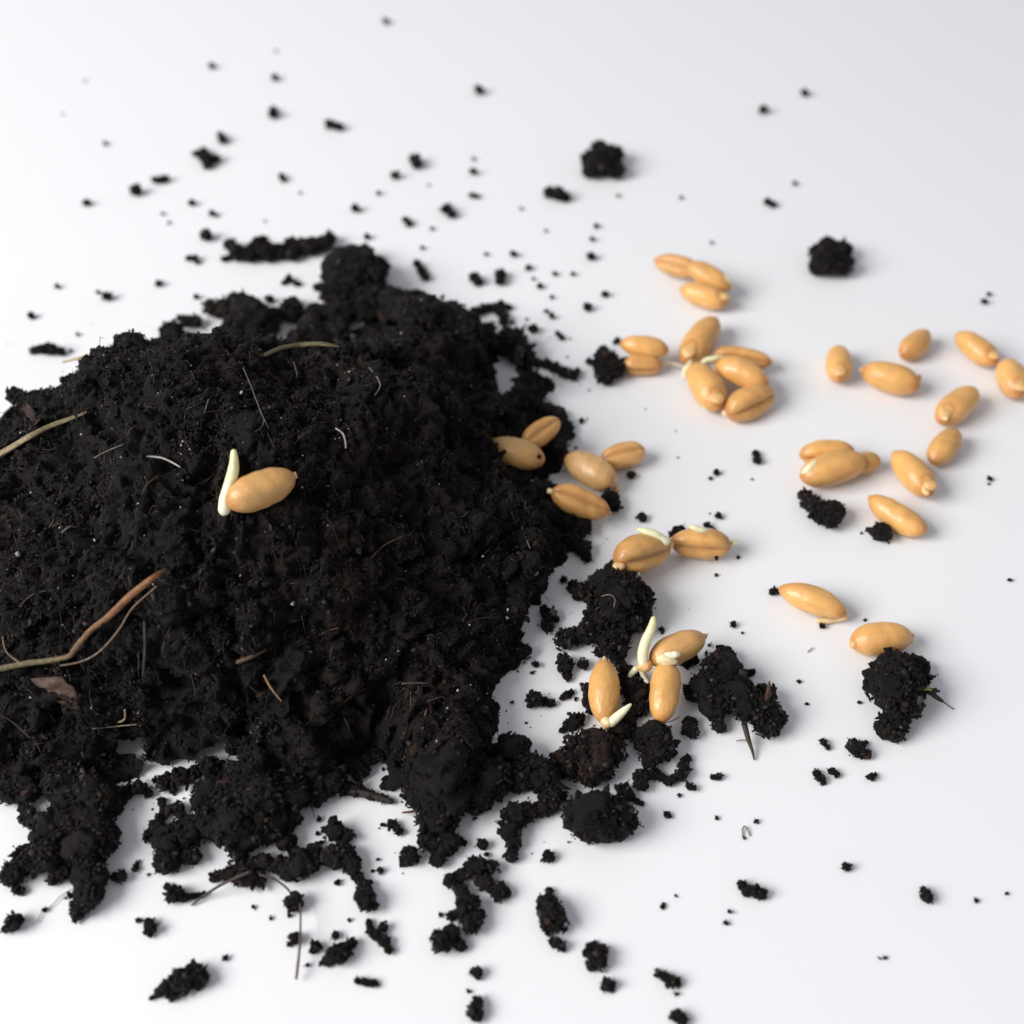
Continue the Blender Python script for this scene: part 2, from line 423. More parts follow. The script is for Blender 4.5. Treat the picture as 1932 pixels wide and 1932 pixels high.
# ------------------------------------------------------------------ clods and crumbs
QO = {1: (0, 0), 2: (966, 0), 3: (0, 966), 4: (966, 966)}
def clump_mesh(q, lobes, seed, on_heap=False, flat=.85, gran=None, fuzz=1.0, lift=0.0, warm=0.0):
    """Lumpy soil built from lobes given as (x, y, r): cores plus many granules. -> (MB, base point)"""
    rr = np.random.default_rng(seed)
    ox, oy = QO[q]
    mb = MB(); cs = []
    lobes = list(lobes)
    for i in range(1, len(lobes)):
        li = lobes[i]; lj = min(lobes[:i], key=lambda l: math.hypot(l[0]-li[0], l[1]-li[1])-l[2])
        if math.hypot(lj[0]-li[0], lj[1]-li[1]) > .8*(li[2]+lj[2]):
            w = li[2]/(li[2]+lj[2])
            lobes.append(tuple(p*(1-w)+q_*w for p, q_ in zip(li, lj))[:2]+(.75*min(li[2], lj[2]),)+tuple(li[3:]))
    for lb in lobes:
        x, y, rad = lb[0]/2+ox, lb[1]/2+oy, lb[2]/2
        if len(lb) > 3:
            p = P(x, y, lb[3]); R = rad*cm_per_px(p)
        elif on_heap:
            p = on_soil(x, y, 0); R = rad*cm_per_px(p); p = p+np.array([0, 0, R*.25])
            if p[2] < R*flat: p = P(x, y, R*flat*.9)
        else:
            R = rad*cm_per_px(P(x, y, 0)); p = P(x, y, R*flat+lift)
        cs.append((p, R))
    for i in range(1, len(cs)):
        p, R = cs[i]; q_, S = min(cs[:i], key=lambda t: np.linalg.norm(t[0]-p)-t[1]); dd = float(np.linalg.norm(q_-p))
        if dd > .98*(R+S):
            m = min(R, S)*.8; k = int(math.ceil(dd/m))
            cs += [(p+(q_-p)*(a+1)/(k+1), m) for a in range(k)]
    for p, R in cs:
        sub = 5 if R > .26 else (4 if R > .10 else (3 if R > .045 else 2))
        v = wobble(wobble(ICO[sub][0], .12, 2.3, rr), .10, 5.5, rr)
        if sub > 2: v = wobble(v, .055, 13.0, rr, 9)
        if sub > 3: v = wobble(v, .035, 26.0, rr, 12)
        if sub > 4: v = wobble(v, .020, 48.0, rr, 14)
        sc = np.array([rr.uniform(.92, 1.05), rr.uniform(.9, 1.05), flat])*R*.93
        v = v*sc+p
        v[:, 2] = np.maximum(v[:, 2], .002+.004*rr.uniform(0, 1, len(v)))
        t = wobble(ICO[sub][0], .5, 5.0, rr); t = np.linalg.norm(t, axis=1)
        c = (np.array([.0054, .0042, .0041])+warm*np.array([.012, .005, .003]))*np.clip(t, .4, 1.8)[:, None]
        mb.add(v, ICO[sub][1], c)
        g0 = gran if gran else float(np.clip(R*.17, .0055, .0125))
        n = int(np.clip((.9 if on_heap else 1.5)*(R/g0)**2*fuzz, 10, 360 if on_heap else 800))
        d = rr.normal(size=(n, 3)); d /= np.linalg.norm(d, axis=1)[:, None]
        d[:, 2] = np.where(d[:, 2] < -.55, -d[:, 2], d[:, 2])
        gr = g0*np.exp(rr.normal(-.1, .42, n))
        dist = R*rr.uniform(.88, 1.02, n)
        out = rr.uniform(0, 1, n) < .08
        dist = np.where(out, R*.98+g0*rr.uniform(.3, 2.2, n), dist)
        pos = p+d*dist[:, None]*np.array([1, 1, flat])
        ok = pos[:, 2] > -.005
        pos, gr = pos[ok], gr[ok]
        pos[:, 2] = np.maximum(pos[:, 2], gr*.8)
        bigg = gr > .0145
        granules(mb, pos[bigg], gr[bigg], rr, GV, stretch=.8); granules(mb, pos[~bigg], gr[~bigg], rr, GV0, stretch=.7)
        # a few larger knobs and thin spikes break the outline
        m = int(rr.integers(2, 5)) if R > .04 else 1
        for _ in range(m):
            a = rr.uniform(0, 6.28); e = rr.uniform(-.1, .9)
            dd = np.array([math.cos(a)*math.cos(e), math.sin(a)*math.cos(e), math.sin(e)])
            L = R*rr.uniform(.82, 1.0); k = int(rr.integers(3, 7))
            kn = max(g0, R*.11)*rr.uniform(.6, 1.4); st = L+np.arange(k)*kn*.8
            pp = p+dd*st[:, None]*np.array([1, 1, flat])+rr.normal(0, kn*.45, (k, 3))
            pp[:, 2] = np.maximum(pp[:, 2], g0*.5)
            granules(mb, pp, kn*np.linspace(1.3, .45, k), rr, GV2 if kn > .03 else GV)
    c = np.mean([p for p, _ in cs], axis=0)
    return mb, np.array([c[0], c[1], 0.0])

SEED = [100]
def clod_part(q, lobes, warm=0.0, **kw):
    SEED[0] += 1
    mb, o = clump_mesh(q, lobes, SEED[0], on_heap=True, warm=warm, **kw)
    return mb.build('clod', SOIL, pile, PO)

# clods grown together with the heap: rear rim
clod_part(1, [(650,1255,45),(625,1245,25)])
clod_part(1, [(700,1210,25),(740,1215,25),(680,1200,14)])
clod_part(1, [(800,1165,40),(850,1170,45)], warm=.8)
clod_part(1, [(900,1150,50),(880,1120,20),(950,1200,75),(1000,1220,60),(1030,1190,30),(900,1230,60)])
clod_part(1, [(1100,1170,45),(1105,1140,25)])
clod_part(1, [(1190,1180,40),(1170,1260,55),(1130,1290,50),(1280,1260,45),(1210,1290,45),(1300,1170,60)])
clod_part(1, [(1400,1150,85),(1500,1180,85),(1570,1160,55),(1600,1200,75),(1700,1220,75),(1750,1250,70)])
clod_part(1, [(1790,1180,22),(1830,1165,20),(1860,1160,18),(1890,1150,18),(1900,1190,18),(1900,1215,20),(1920,1160,13)])
clod_part(1, [(465,1300,36,1.5),(450,1280,22,1.5)])
clod_part(1, [(60,1490,32,1.05),(90,1510,34,1.05),(50,1500,24,1.0)])
for lb in [[(372,1370,48,1.4),(362,1335,28,1.45)], [(250,1462,46,1.3),(190,1465,36,1.25)], [(130,1480,42,1.15),(100,1500,36,1.1)], [(430,1325,40,1.6),(470,1310,34,1.62)],
           [(570,1305,36,1.72),(620,1295,34,1.75)], [(700,1300,50,1.85),(760,1270,46,1.92)], [(830,1250,44,1.98),(880,1270,46,1.95),(850,1290,50,1.9)], [(935,1300,40,1.85),(960,1330,34,1.8)],
           [(1290,1305,44,1.7),(1340,1290,38,1.7)], [(1420,1290,46,1.6),(1500,1290,46,1.5)]]:
    clod_part(1, [(x_, y_+30, r_, h_-.05) for x_, y_, r_, h_ in lb])
# front rim
clod_part(3, [(240,1010,85),(330,1060,80),(380,1100,75),(250,1080,70),(430,1080,50)])
clod_part(3, [(280,1200,85),(350,1200,85),(400,1230,55),(330,1270,85)], warm=.2)
clod_part(3, [(180,1200,65),(105,1150,36),(90,1120,24),(170,1290,75),(110,1310,62),(50,1360,48)])
clod_part(3, [(240,1360,33),(205,1385,26)])
clod_part(3, [(345,1370,65),(335,1430,60),(315,1480,46),(292,1515,28)])
clod_part(3, [(455,1378,26),(430,1375,16)])
clod_part(3, [(30,1050,60),(100,1040,60)])
clod_part(3, [(520,1040,32),(470,1060,28),(560,1062,18)])
clod_part(3, [(790,965,46),(740,990,38)])
clod_part(3, [(620,1020,34),(680,1000,38),(655,1050,16)], warm=.5)
clod_part(3, [(1330,960,40),(1420,920,34),(1460,930,22)])
clod_part(3, [(800,1080,85),(900,1080,105),(1000,1090,95),(1100,1060,85),(1180,1050,65),(1250,1010,65)])
clod_part(3, [(800,1170,75),(900,1190,95),(1000,1170,85),(1080,1160,55),(700,1210,66),(640,1240,58),(630,1320,52),(720,1300,38),(590,1190,32),(560,1220,24),(900,1290,38),(1080,1240,42),(1110,1275,22)])
clod_part(3, [(610,1090,16),(620,1130,20),(600,1160,18),(670,1115,26),(685,1140,20)])
clod_part(3, [(1300,1040,33),(1350,1050,26),(1400,1070,20),(1450,1085,18)])
clod_part(3, [(1000,1320,36),(1050,1330,36),(870,1360,32),(930,1380,42),(980,1390,28),(810,1375,22)], warm=.5)
clod_part(3, [(1130,1330,56),(1100,1360,42),(1170,1330,42),(1190,1270,26),(1170,1265,14)])
clod_part(3, [(1560,960,95),(1640,980,115),(1580,1060,66),(1700,1060,90),(1640,1150,75),(1680,1170,55),(1620,1240,46),(1690,1250,46),(1650,1310,32),(1730,1240,22),(1800,1080,62),(1860,1000,80)])
clod_part(4, [(320,900,85),(250,900,65),(380,900,55),(300,980,62),(220,960,56),(180,930,36),(400,830,45),(340,960,55)], warm=.9)
clod_part(4, [(110,990,72),(150,1060,52),(30,1000,60),(60,960,60),(0,900,70)])
clod_part(4, [(110,1120,34),(60,1130,42),(150,1110,30)], warm=.9)
clod_part(4, [(10,1150,52),(-5,1200,44),(5,1250,32),(-5,1300,26)])
# right rim
clod_part(4, [(120,10,44),(190,45,50),(255,60,44),(230,110,42),(270,140,34),(280,170,22)])
clod_part(4, [(70,120,55),(60,200,50),(40,280,50),(10,370,55)])
clod_part(2, [(30,1480,34),(90,1530,36),(175,1560,28),(200,1610,30),(215,1640,22),(170,1680,30),(190,1560,16)])
clod_part(2, [(0,1290,60),(30,1330,50),(60,1350,30)])

SMALL = []
def crumb(q, lobes, label=None, name=None, cat='soil crumb', group=None, zone=None, **kw):
    """A loose piece of soil lying on the sheet: a thing of its own."""
    SEED[0] += 1
    if isinstance(lobes, tuple): lobes = [lobes]
    big = max(l[2] for l in lobes)
    size = name or ('soil_speck' if big < 11 and len(lobes) < 3 else 'soil_crumb')
    mb, o = clump_mesh(q, lobes, SEED[0], **kw)
    ob = mb.build(size, SOIL, None, o)
    x, y = np.mean([l[0] for l in lobes])/2+QO[q][0], np.mean([l[1] for l in lobes])/2+QO[q][1]
    if label is None:
        z = zone or ('behind' if (y < 620 and x < 1240) else ('front' if (y > 1480 and x < 1400) else ('gap' if x < 1330 and y > 1100 else 'grains')))
        if y > 1380 and x >= 1330 and zone is None: z = 'bare'
        if size == 'soil_speck':
            label = {'behind': 'tiny dark soil speck on the bare white sheet behind the soil heap', 'front': 'tiny dark soil speck on the white sheet in front of the soil heap',
                     'gap': 'tiny dark soil speck in the shaded gap beside the soil heap', 'grains': 'tiny dark soil speck on the white sheet among the scattered wheat grains',
                     'bare': 'tiny dark soil speck on bare white sheet beyond the pointed ragged clod'}[z]
        else:
            label = {'behind': 'small ragged soil crumb on the bare white sheet behind the soil heap', 'front': 'small ragged soil crumb on the white sheet in front of the soil heap',
                     'gap': 'small ragged soil crumb in the shaded gap beside the soil heap', 'grains': 'small ragged soil crumb on the white sheet among the scattered wheat grains',
                     'bare': 'small ragged soil crumb on bare white sheet beyond the pointed ragged clod'}[z]
        group = {'behind': 'soil bits behind the heap', 'front': 'soil bits in front of the heap', 'gap': 'soil bits beside the heap', 'grains': 'soil bits among the grains', 'bare': 'soil bits on the bare sheet'}[z] + (', specks' if size == 'soil_speck' else ', crumbs')
    tag(ob, label, cat, group)
    return ob

# --- behind the heap (photo's upper left quarter)
for c in [(1456,80,12),(1042,192,5),(800,248,12),(1038,292,13),(322,306,4),(237,430,4),(397,541,9),(1132,728,5),(1808,340,18),(1490,662,16),(1787,600,7),(1786,647,14),
          (1428,728,9),(1340,786,16),(1617,697,5),(325,765,14),(725,764,13),(614,806,7),(637,840,6),(1630,862,8),(1385,893,12),(1593,935,8),(1836,958,8),(598,1070,13),(215,1080,10),
          (118,1192,13),(292,1262,7),(1000,835,4),(268,1322,6),(740,1120,11),(513,718,22),(778,888,23)]:
    crumb(1, c)
for c in [[(1030,410,12),(1030,432,17)], [(1245,468,18),(1278,480,16)], [(830,508,12),(840,528,16)], [(585,678,13),(620,676,15),(602,685,11)], [(1060,662,11),(1070,678,11)],
          [(1565,602,22),(1575,620,20)], [(1780,736,12),(1798,740,10)], [(798,806,11),(815,812,8)], [(1685,790,20),(1705,808,17),(1690,775,10)], [(1530,830,13),(1545,845,12)],
          [(710,975,11),(735,975,14),(745,990,9)], [(1088,1052,13),(1070,1068,10),(1118,1072,11)], (405,1118,18), (370,1103,8), [(1790,1048,20),(1805,1062,18)], [(1890,1035,20),(1885,1058,20)], [(1020,1130,15)]]:
    crumb(1, c)
crumb(1, [(775,595,26),(740,580,13),(770,570,14),(812,598,18),(782,618,20)], 'star-shaped jagged soil crumb with upturned points, behind the heap')
crumb(1, [(1575,995,15),(1590,1025,17),(1605,1045,16)], 'narrow curved soil crumb beside the big round clod behind the heap')
crumb(1, [(130,1320,15),(165,1318,20),(195,1320,23),(230,1328,17)], 'long flat soil crumb alone beside the pale straw behind the heap')
crumb(1, [(865,925,23),(900,955,32),(940,960,34),(985,930,40),(1010,955,36),(1060,950,32),(1100,930,34),(1105,960,28),(1170,930,36),(1220,920,34),(1245,900,26),(845,978,12)],
      'long crumbly soil ridge leading to the big round clod', 'soil_clod', 'clod')
crumb(1, [(1340,1040,105),(1290,1060,66),(1390,1075,70),(1195,1085,16),(1325,970,50),(1270,1000,48),(1425,1010,44),(1375,965,42),(1430,1110,40),(1250,1110,44)], 'big round soil clod at the end of the crumbly ridge behind the heap', 'soil_clod', 'clod')
# --- upper right quarter
for c in [(1105,350,14),(947,414,17),(1068,692,9),(35,787,6),(400,738,7),(638,745,7),(128,870,6),(318,852,10),(303,902,10),(300,968,16),(753,915,6),(62,1010,12),(162,1033,10),(230,1033,9),
          (80,1052,7),(106,1078,11),(150,1120,8),(350,1110,13),(286,1160,16),(130,1175,9),(150,1193,12),(80,1240,18),(55,1205,5),(5,958,13),(0,1215,8)]:
    crumb(2, c)
for c in [(1800,1110,9),(1782,1137,12),(262,1588,10),(770,1782,13),(748,1805,7),(905,1808,4),(450,1792,16),(1803,1806,10),(1800,1826,5),(398,1288,13)]:
    crumb(2, c, zone='grains')
for c in [[(965,762,15),(985,772,13)], [(172,1258,10),(188,1275,10)]]:
    crumb(2, c)
crumb(2, [(920,1712,14),(925,1738,16)], 'upright soil crumb alone between the grain trio and the pair of grains')
crumb(2, [(140,728,22),(175,732,28),(205,745,17)], 'flat oval soil crumb near the blocky clod far behind the heap')
crumb(2, [(340,612,58),(330,562,34),(388,640,38),(298,600,36),(380,585,40),(300,640,36),(405,575,10)], 'blocky soil clod standing alone far behind the heap', 'soil_clod', 'clod')
crumb(2, [(1200,978,62),(1162,1005,42),(1245,1000,44),(1190,925,34),(1242,945,40),(1158,955,40),(1280,985,14)], 'round jagged soil clod alone beyond the three stacked wheat grains', 'soil_clod', 'clod')
crumb(2, [(350,1368,50),(385,1390,46),(350,1420,36),(345,1320,18),(290,1365,13)], 'rounded soil clod touching two wheat grains lying side by side', 'soil_clod', 'clod')
crumb(2, [(95,1370,20),(130,1375,20),(160,1390,21),(195,1405,22),(230,1418,20),(245,1400,13)], 'thin chain of soil crumbs trailing from the heap towards the rounded clod', 'soil_clod', 'clod')
crumb(2, [(1105,1870,26),(1130,1900,36),(1190,1945,52),(1215,1930,42),(1160,1930,44)], 'rough oblong soil clod below the grain with a split pale germ', 'soil_clod', 'clod')
crumb(2, [(370,1885,34),(385,1910,26)], 'small soil clod behind the creased wheat grain at the heap edge', 'soil_clod', 'clod')
# --- in front of the heap
for c in [(1445,1180,9),(1835,1292,9),(1205,1160,10),(1198,1212,8),(1212,1245,8),(168,1502,10),(522,1540,10),(560,1368,6),(850,1684,11),(955,1490,7),(1022,1535,7),(1092,1522,8),
          (1160,1710,8),(1318,1540,7),(1272,1398,10),(1425,1310,6),(1768,1810,8),(1662,1520,9)]:
    crumb(3, c, zone='front')
for c in [(1545,1295,35),(1820,1255,22),(1265,1597,16),(1447,1567,18)]:
    crumb(3, c, zone='front')
for c in [[(1480,1180,20),(1505,1205,16)], [(1370,975,28),(1350,995,20)], [(1460,1010,16),(1450,1035,18),(1480,1045,11)], [(60,1425,20),(80,1430,16)], [(565,1575,25),(560,1550,18)],
          [(510,1345,14),(518,1325,8)], [(1115,1610,24),(1095,1630,10),(1100,1600,11)], [(1192,1640,22),(1180,1655,14)], (1435,1353,12), (1405,1355,6), [(1800,1742,23),(1785,1735,13)]]:
    crumb(3, c, zone='front')
crumb(3, [(1270,1205,40),(1230,1200,18),(1310,1220,27),(1295,1240,18)], 'smooth flat soil flake in front of the heap, above the hooked clod', 'soil_clod', 'clod', fuzz=.3)
crumb(3, [(1265,1300,45),(1300,1290,45),(1330,1330,36),(1340,1370,22),(1375,1410,24),(1375,1450,38),(1385,1480,32)], 'hooked soil clod bending down in front of the heap', 'soil_clod', 'clod')
crumb(3, [(1705,1390,30),(1740,1430,27),(1800,1340,40),(1850,1340,32),(1830,1400,34),(1880,1430,34),(1910,1440,20),(1770,1490,45),(1780,1550,40),(1810,1520,22),(1700,1525,18)],
      'branching cluster of soil crumbs in front of the heap', 'soil_clod', 'clod')
crumb(3, [(1670,1620,44),(1700,1590,36),(1740,1640,22)], 'plump soil clod at the foot of the branching crumb cluster', 'soil_clod', 'clod')
crumb(3, [(50,1550,34),(20,1575,16),(70,1540,20)], 'wedge-shaped soil crumb on the end of a hair-thin root')
crumb(3, [(660,1440,34),(630,1415,13),(690,1455,22),(730,1450,11),(770,1442,11)], 'soil crumb with a tapering tail under the forked dark root')
crumb(3, [(690,1770,46),(730,1740,40),(760,1760,32),(640,1790,36),(600,1815,19),(650,1825,22),(570,1835,9)], 'spindle-shaped soil clod alone in front, farthest from the heap', 'soil_clod', 'clod')
crumb(3, [(1108,1475,34),(1088,1470,18)], 'round soil crumb with a thin brown root hanging from it')
crumb(3, [(1275,1670,41),(1330,1625,19),(1310,1650,26),(1240,1690,22),(1230,1705,11)], 'slanting two-ended soil clod in front of the heap beside two round crumbs', 'soil_clod', 'clod')
crumb(3, [(1390,1550,13),(1400,1580,18),(1420,1600,22),(1450,1620,22),(1465,1650,18)], 'crooked diagonal soil crumb in front of the heap with a round crumb at its top')
crumb(3, [(1350,1770,14),(1375,1775,15),(1405,1778,15),(1420,1785,10)], 'flat bar-shaped soil crumb lying alone in front of the heap')
crumb(3, [(1800,1850,24),(1790,1880,27),(1800,1900,25),(1770,1890,13)], 'upright lumpy soil crumb cut by the photograph edge, near the crumb with spikes')
# --- lower right quarter
crumb(4, [(400,330,115),(340,300,72),(440,380,82),(350,400,74),(470,330,66),(390,240,52),(250,300,34),(230,280,22),(300,450,54),(380,500,54),(400,470,54),(200,480,40),(330,530,22)],
      'big dark soil clod supporting a sprouting wheat grain beside the heap', 'soil_clod', 'clod')
for c in [[(200,590,27),(195,560,27),(210,620,18)], [(268,577,21)], [(140,390,26),(130,430,24),(165,405,13),(120,370,17)], [(40,530,32),(30,510,22)], [(90,710,30),(70,705,18),(150,722,16),(125,715,18)],
          [(205,690,16),(225,680,11),(190,702,11)], [(235,790,28),(255,780,22),(215,800,20),(190,825,12)], [(290,670,25),(270,660,13),(285,720,22),(300,740,25)], [(195,255,14)]]:
    crumb(4, c, zone='gap')
for c in [(90,575,13),(75,607,7),(565,443,11)]:
    crumb(4, c, zone='gap')
crumb(4, [(440,620,46),(470,670,54),(470,730,46),(400,560,26),(430,780,40),(450,830,32)], 'crumbly soil between the two upright-lying sprouted grains', 'soil_clod', 'clod', flat=.55)
crumb(4, [(800,545,42),(790,610,82),(730,670,62),(830,680,82),(880,720,72),(760,730,54),(690,680,40),(950,760,68),(990,780,44),(950,690,44),(960,800,54),(1020,775,18),(780,810,26),(905,605,13)],
      'ragged pointed soil clod with a brown splinter and trailing root', 'soil_clod', 'clod')
crumb(4, [(540,850,62),(560,890,54),(490,860,40),(520,930,40)], 'knobbly soil clod touching the end of a glossy sprouted grain', 'soil_clod', 'clod')
crumb(4, [(670,800,27),(680,830,27),(660,825,22)], 'little soil crumb between the knobbly clod and the ragged pointed clod')
crumb(4, [(490,1000,31),(490,1030,26),(540,990,22),(590,1015,19),(640,990,26),(650,960,22),(660,930,17),(465,1000,11)], 'curved string of soil crumbs forming a half ring below the knobbly clod', 'soil_clod', 'clod')
crumb(4, [(320,1150,98),(270,1150,80),(380,1150,84),(420,1160,58),(240,1120,40),(300,1200,54),(350,1205,46)], 'large compact oval soil clod with fine even texture', 'soil_clod', 'clod', gran=.0095, fuzz=.55)
crumb(4, [(420,1050,28),(440,1070,24),(470,1090,13),(490,1100,9)], 'small slanting soil crumb leaning on the large oval clod')
for c in [(612,910,13),(632,1067,7),(587,1142,14),(773,1156,7),(921,1166,8),(875,1230,5),(617,1447,5),(820,1508,8),(807,1550,8),(1866,1440,7),(1408,1682,8),(1388,1684,4),(1752,1468,8),(622,1820,6),(1113,723,5),(1085,640,6)]:
    crumb(4, c, zone='bare')
crumb(4, (1312,720,7), 'tiny reddish brown soil speck beside the big clod with green sprout', warm=2.5)
for c in [(1330,408,5),(868,457,4),(1170,432,11),(835,424,13),(1880,257,6),(770,238,7),(852,172,7),(745,503,6),(733,531,6),(490,22,18),(778,15,13),(1318,80,5)]:
    crumb(4, c, zone='grains')
for c in [[(735,50,13),(755,65,11)], [(630,75,26),(610,85,18)], [(985,302,15),(1003,300,10)]]:
    crumb(4, c, zone='grains')
crumb(4, (1395,75,35), 'round soil crumb pressed against the curved wheat grain')
for c in [[(760,1000,12),(780,998,13)], (672,1035,17), (1260,1338,17), [(568,1492,8),(574,1480,5)], [(1175,868,15),(1190,888,10)], [(1150,985,15),(1165,1005,17),(1175,1020,11)], [(1210,978,15),(1225,990,13)], [(1355,1000,16),(1370,992,8)]]:
    crumb(4, c, zone='bare')
crumb(4, [(1565,1450,24),(1552,1428,12)], 'soil crumb with a small upright tip on the bare white sheet')
crumb(4, [(868,1408,17),(885,1435,19),(915,1432,26),(940,1442,22)], 'caterpillar-shaped soil crumb alone on the bare white sheet')
crumb(4, [(1300,890,33),(1290,865,13),(1270,885,13),(1335,870,9),(1320,910,22)], 'turtle-shaped soil crumb near the big clod with green sprout')
crumb(4, [(135,1298,22),(150,1305,14)], 'little spiky soil crumb between the oval clod and the leaf-shaped clod')
crumb(4, [(150,1520,50),(140,1480,38),(165,1550,40),(125,1500,32),(140,1430,14),(130,1560,27)], 'leaf-shaped pointed soil clod in front of the oval clod', 'soil_clod', 'clod')
crumb(4, [(170,1630,23),(190,1645,16),(150,1615,12)], 'small wedge-shaped soil crumb just below the leaf-shaped clod')
crumb(4, [(325,1690,36),(340,1655,24),(290,1635,12),(278,1665,15),(300,1715,20),(310,1630,10)], 'twisted open soil crumb with curling prongs')
crumb(4, [(360,1778,22),(350,1795,16),(375,1800,13)], 'small three-lobed soil crumb below the twisted open crumb')
crumb(4, [(555,1745,16),(575,1755,18),(600,1770,24),(625,1780,16),(548,1730,9)], 'boot-shaped soil crumb with a speck below it')
crumb(4, [(620,1900,23),(640,1915,23)], 'soil crumb cut by the photograph edge below the boot-shaped crumb')
crumb(4, [(1445,600,78),(1460,655,98),(1405,655,74),(1515,640,62),(1470,725,80),(1445,790,60),(1412,815,44),(1450,835,36),(1440,528,24),(1530,590,46),(1400,600,46)],
      'big tapering soil clod with a green sprout, leaning on a wheat grain', 'soil_clod', 'clod', gran=.012, fuzz=.7)
crumb(4, [(650,570,22),(655,540,13),(690,560,17)], 'soil crumbs clinging below the sprouted grain with raised shoot')

# ------------------------------------------------------------------ wheat grains
AMBER = np.array([0.74, 0.405, 0.128]); BROWN = np.array([0.50, 0.200, 0.055]); PALE = np.array([0.80, 0.66, 0.36])
def grain(p0, p1, h0, h1, label, wid=.48, roll=0.0, tone=1.0, seed=None, germ=True, tuft=True, bend=.05, crease=.34, squat=.92, pale=0.0, blunt=2.9):
    """Wheat kernel from its germ end p0 to its brush end p1 (photo positions, heights in cm)."""
    SEED[0] += 1
    rr = np.random.default_rng(seed or SEED[0])
    a, b = P(p0[0], p0[1], h0), P(p1[0], p1[1], h1)
    L = float(np.linalg.norm(b-a)); ex = (b-a)/L
    up = np.array([0, 0, 1.0]); ey = np.cross(up, ex); ey /= np.linalg.norm(ey); ez = np.cross(ex, ey)
    cr, sr = math.cos(roll), math.sin(roll)
    ey, ez = ey*cr+ez*sr, ez*cr-ey*sr
    W, Hh = L*wid*.5, L*wid*.5*squat
    M = Matrix([[ex[i], ey[i], ez[i], 0] for i in range(3)]+[[0, 0, 0, 1]])
    c = (a+b)/2
    M.translation = Vector(c)
    root = bpy.data.objects.new('wheat_grain', None); COL.objects.link(root); root.empty_display_size = .2
    root.matrix_world = M
    tag(root, label, 'wheat grain', 'wheat grains spilled beside and on the soil')
    nu, nv = 46, 36
    ph = rr.uniform(0, 6.28, 6); wa = rr.uniform(-1, 1, 6)
    def prof(u):
        s = 2*u-1
        e = (1-abs(s)**(blunt-.5))**.60 if s < 0 else (1-abs(s)**blunt)**.57
        return e*(1-.20*(u-.38)-.10*max(0, u-.7))
    v, col, f = [], [], []
    base = (AMBER*(1-pale)+np.array([.78, .53, .26])*pale)*tone*rr.uniform(.93, 1.06)
    for i in range(nu+1):
        u = .5-.5*math.cos(math.pi*i/nu); u = min(max(u, .0004), .9996)
        R = prof(u); x = (u-.5)*L
        arch = bend*L*(1-(2*u-1)**2)
        for j in range(nv):
            t = 2*math.pi*j/nv
            dv = math.atan2(math.sin(t-math.pi), math.cos(t-math.pi))
            g = 1-crease*math.exp(-(dv/.22)**2)*min(1, 6*u*(1-u))+.06*math.exp(-((abs(dv)-.75)/.4)**2)
            g *= 1+.016*sum(wa[k]*math.sin((k+1)*t+ph[k]+4*u) for k in range(5))+.012*sum(wa[k]*math.sin((9+5*k)*u+ph[k]+2*t) for k in range(2, 5))
            dt = math.atan2(math.sin(t), math.cos(t))
            er = math.hypot((u-.13)/.115, dt/.62); ring = math.exp(-((er-1)/.28)**2) if germ else 0
            g *= 1-.055*ring
            v.append((x, W*R*g*math.sin(t), Hh*R*g*math.cos(t)+arch*.5))
            e = min(1, max(0, (abs(2*u-1)-.62)/.38)); cg = math.exp(-(dv/.20)**2)
            k = min(1, .55*ring+.80*e**1.5+.60*cg+.06*rr.uniform()+.18*max(0, wa[0]*math.sin(2*t+ph[1]+3*u)+wa[1]*math.sin(t+ph[2]-6*u)))
            col.append(base*(1-k)+BROWN*tone*k)
    for i in range(nu):
        for j in range(nv):
            p, q = i*nv+j, i*nv+(j+1) % nv
            f += [(p, q, q+nv), (p, q+nv, p+nv)]
    mb = MB(); mb.add(v, np.array(f)[:, ::-1], np.array(col)); ker = mb.build('kernel', KERNEL, root)
    if germ:
        gv = wobble(ICO[3][0], .06, 3.0, rr)*np.array([L*.125, W*.46, Hh*.26])
        gv += np.array([-.5*L+L*.12, 0, Hh*prof(.12)*.76+bend*L*.2])
        mb = MB(); gc = base*.55+np.array([.74, .48, .25])*.45
        mb.add(gv, ICO[3][1], gc); mb.build('germ', GERM, root)
    if tuft:
        mb = MB(); tv = wobble(ICO[2][0], .15, 3.0, rr)*np.array([L*.030, W*.20, Hh*.20])+np.array([.497*L, 0, 0])
        mb.add(tv, ICO[2][1], base*.75+PALE*.22)
        for k in range(10):
            w = rr.uniform(0, 6.28); q = np.array([.49*L, math.cos(w)*W*.12, math.sin(w)*Hh*.12])
            tvv, tf = tube([q, q+np.array([L*.035, *(rr.normal(0, .012*L, 2))])], [.0035, .0015], 4, 1)
            mb.add(tvv, tf, PALE)
        mb.build('brush_tip', GERM, root)
    root['_m'] = 1; del root['_m']
    return root, M

def shoot(g, pts, rads, name='shoot', tip=(0.70, 0.69, 0.36), foot=(0.82, 0.78, 0.58)):
    """Pale shoot or rootlet of a sprouted grain; pts are (x, y, h)."""
    root, M = g
    W = np.array([P(*p) for p in pts])
    v, f = tube(W, rads, 10, 6)
    Mi = np.array(M.inverted()); v2 = v @ Mi[:3, :3].T+Mi[:3, 3]
    t = np.linspace(0, 1, len(v)); mb = MB()
    mb.add(v2, f, np.array(foot)[None]*(1-t)[:, None]+np.array(tip)[None]*t[:, None])
    return mb.build(name, SHOOT, root)

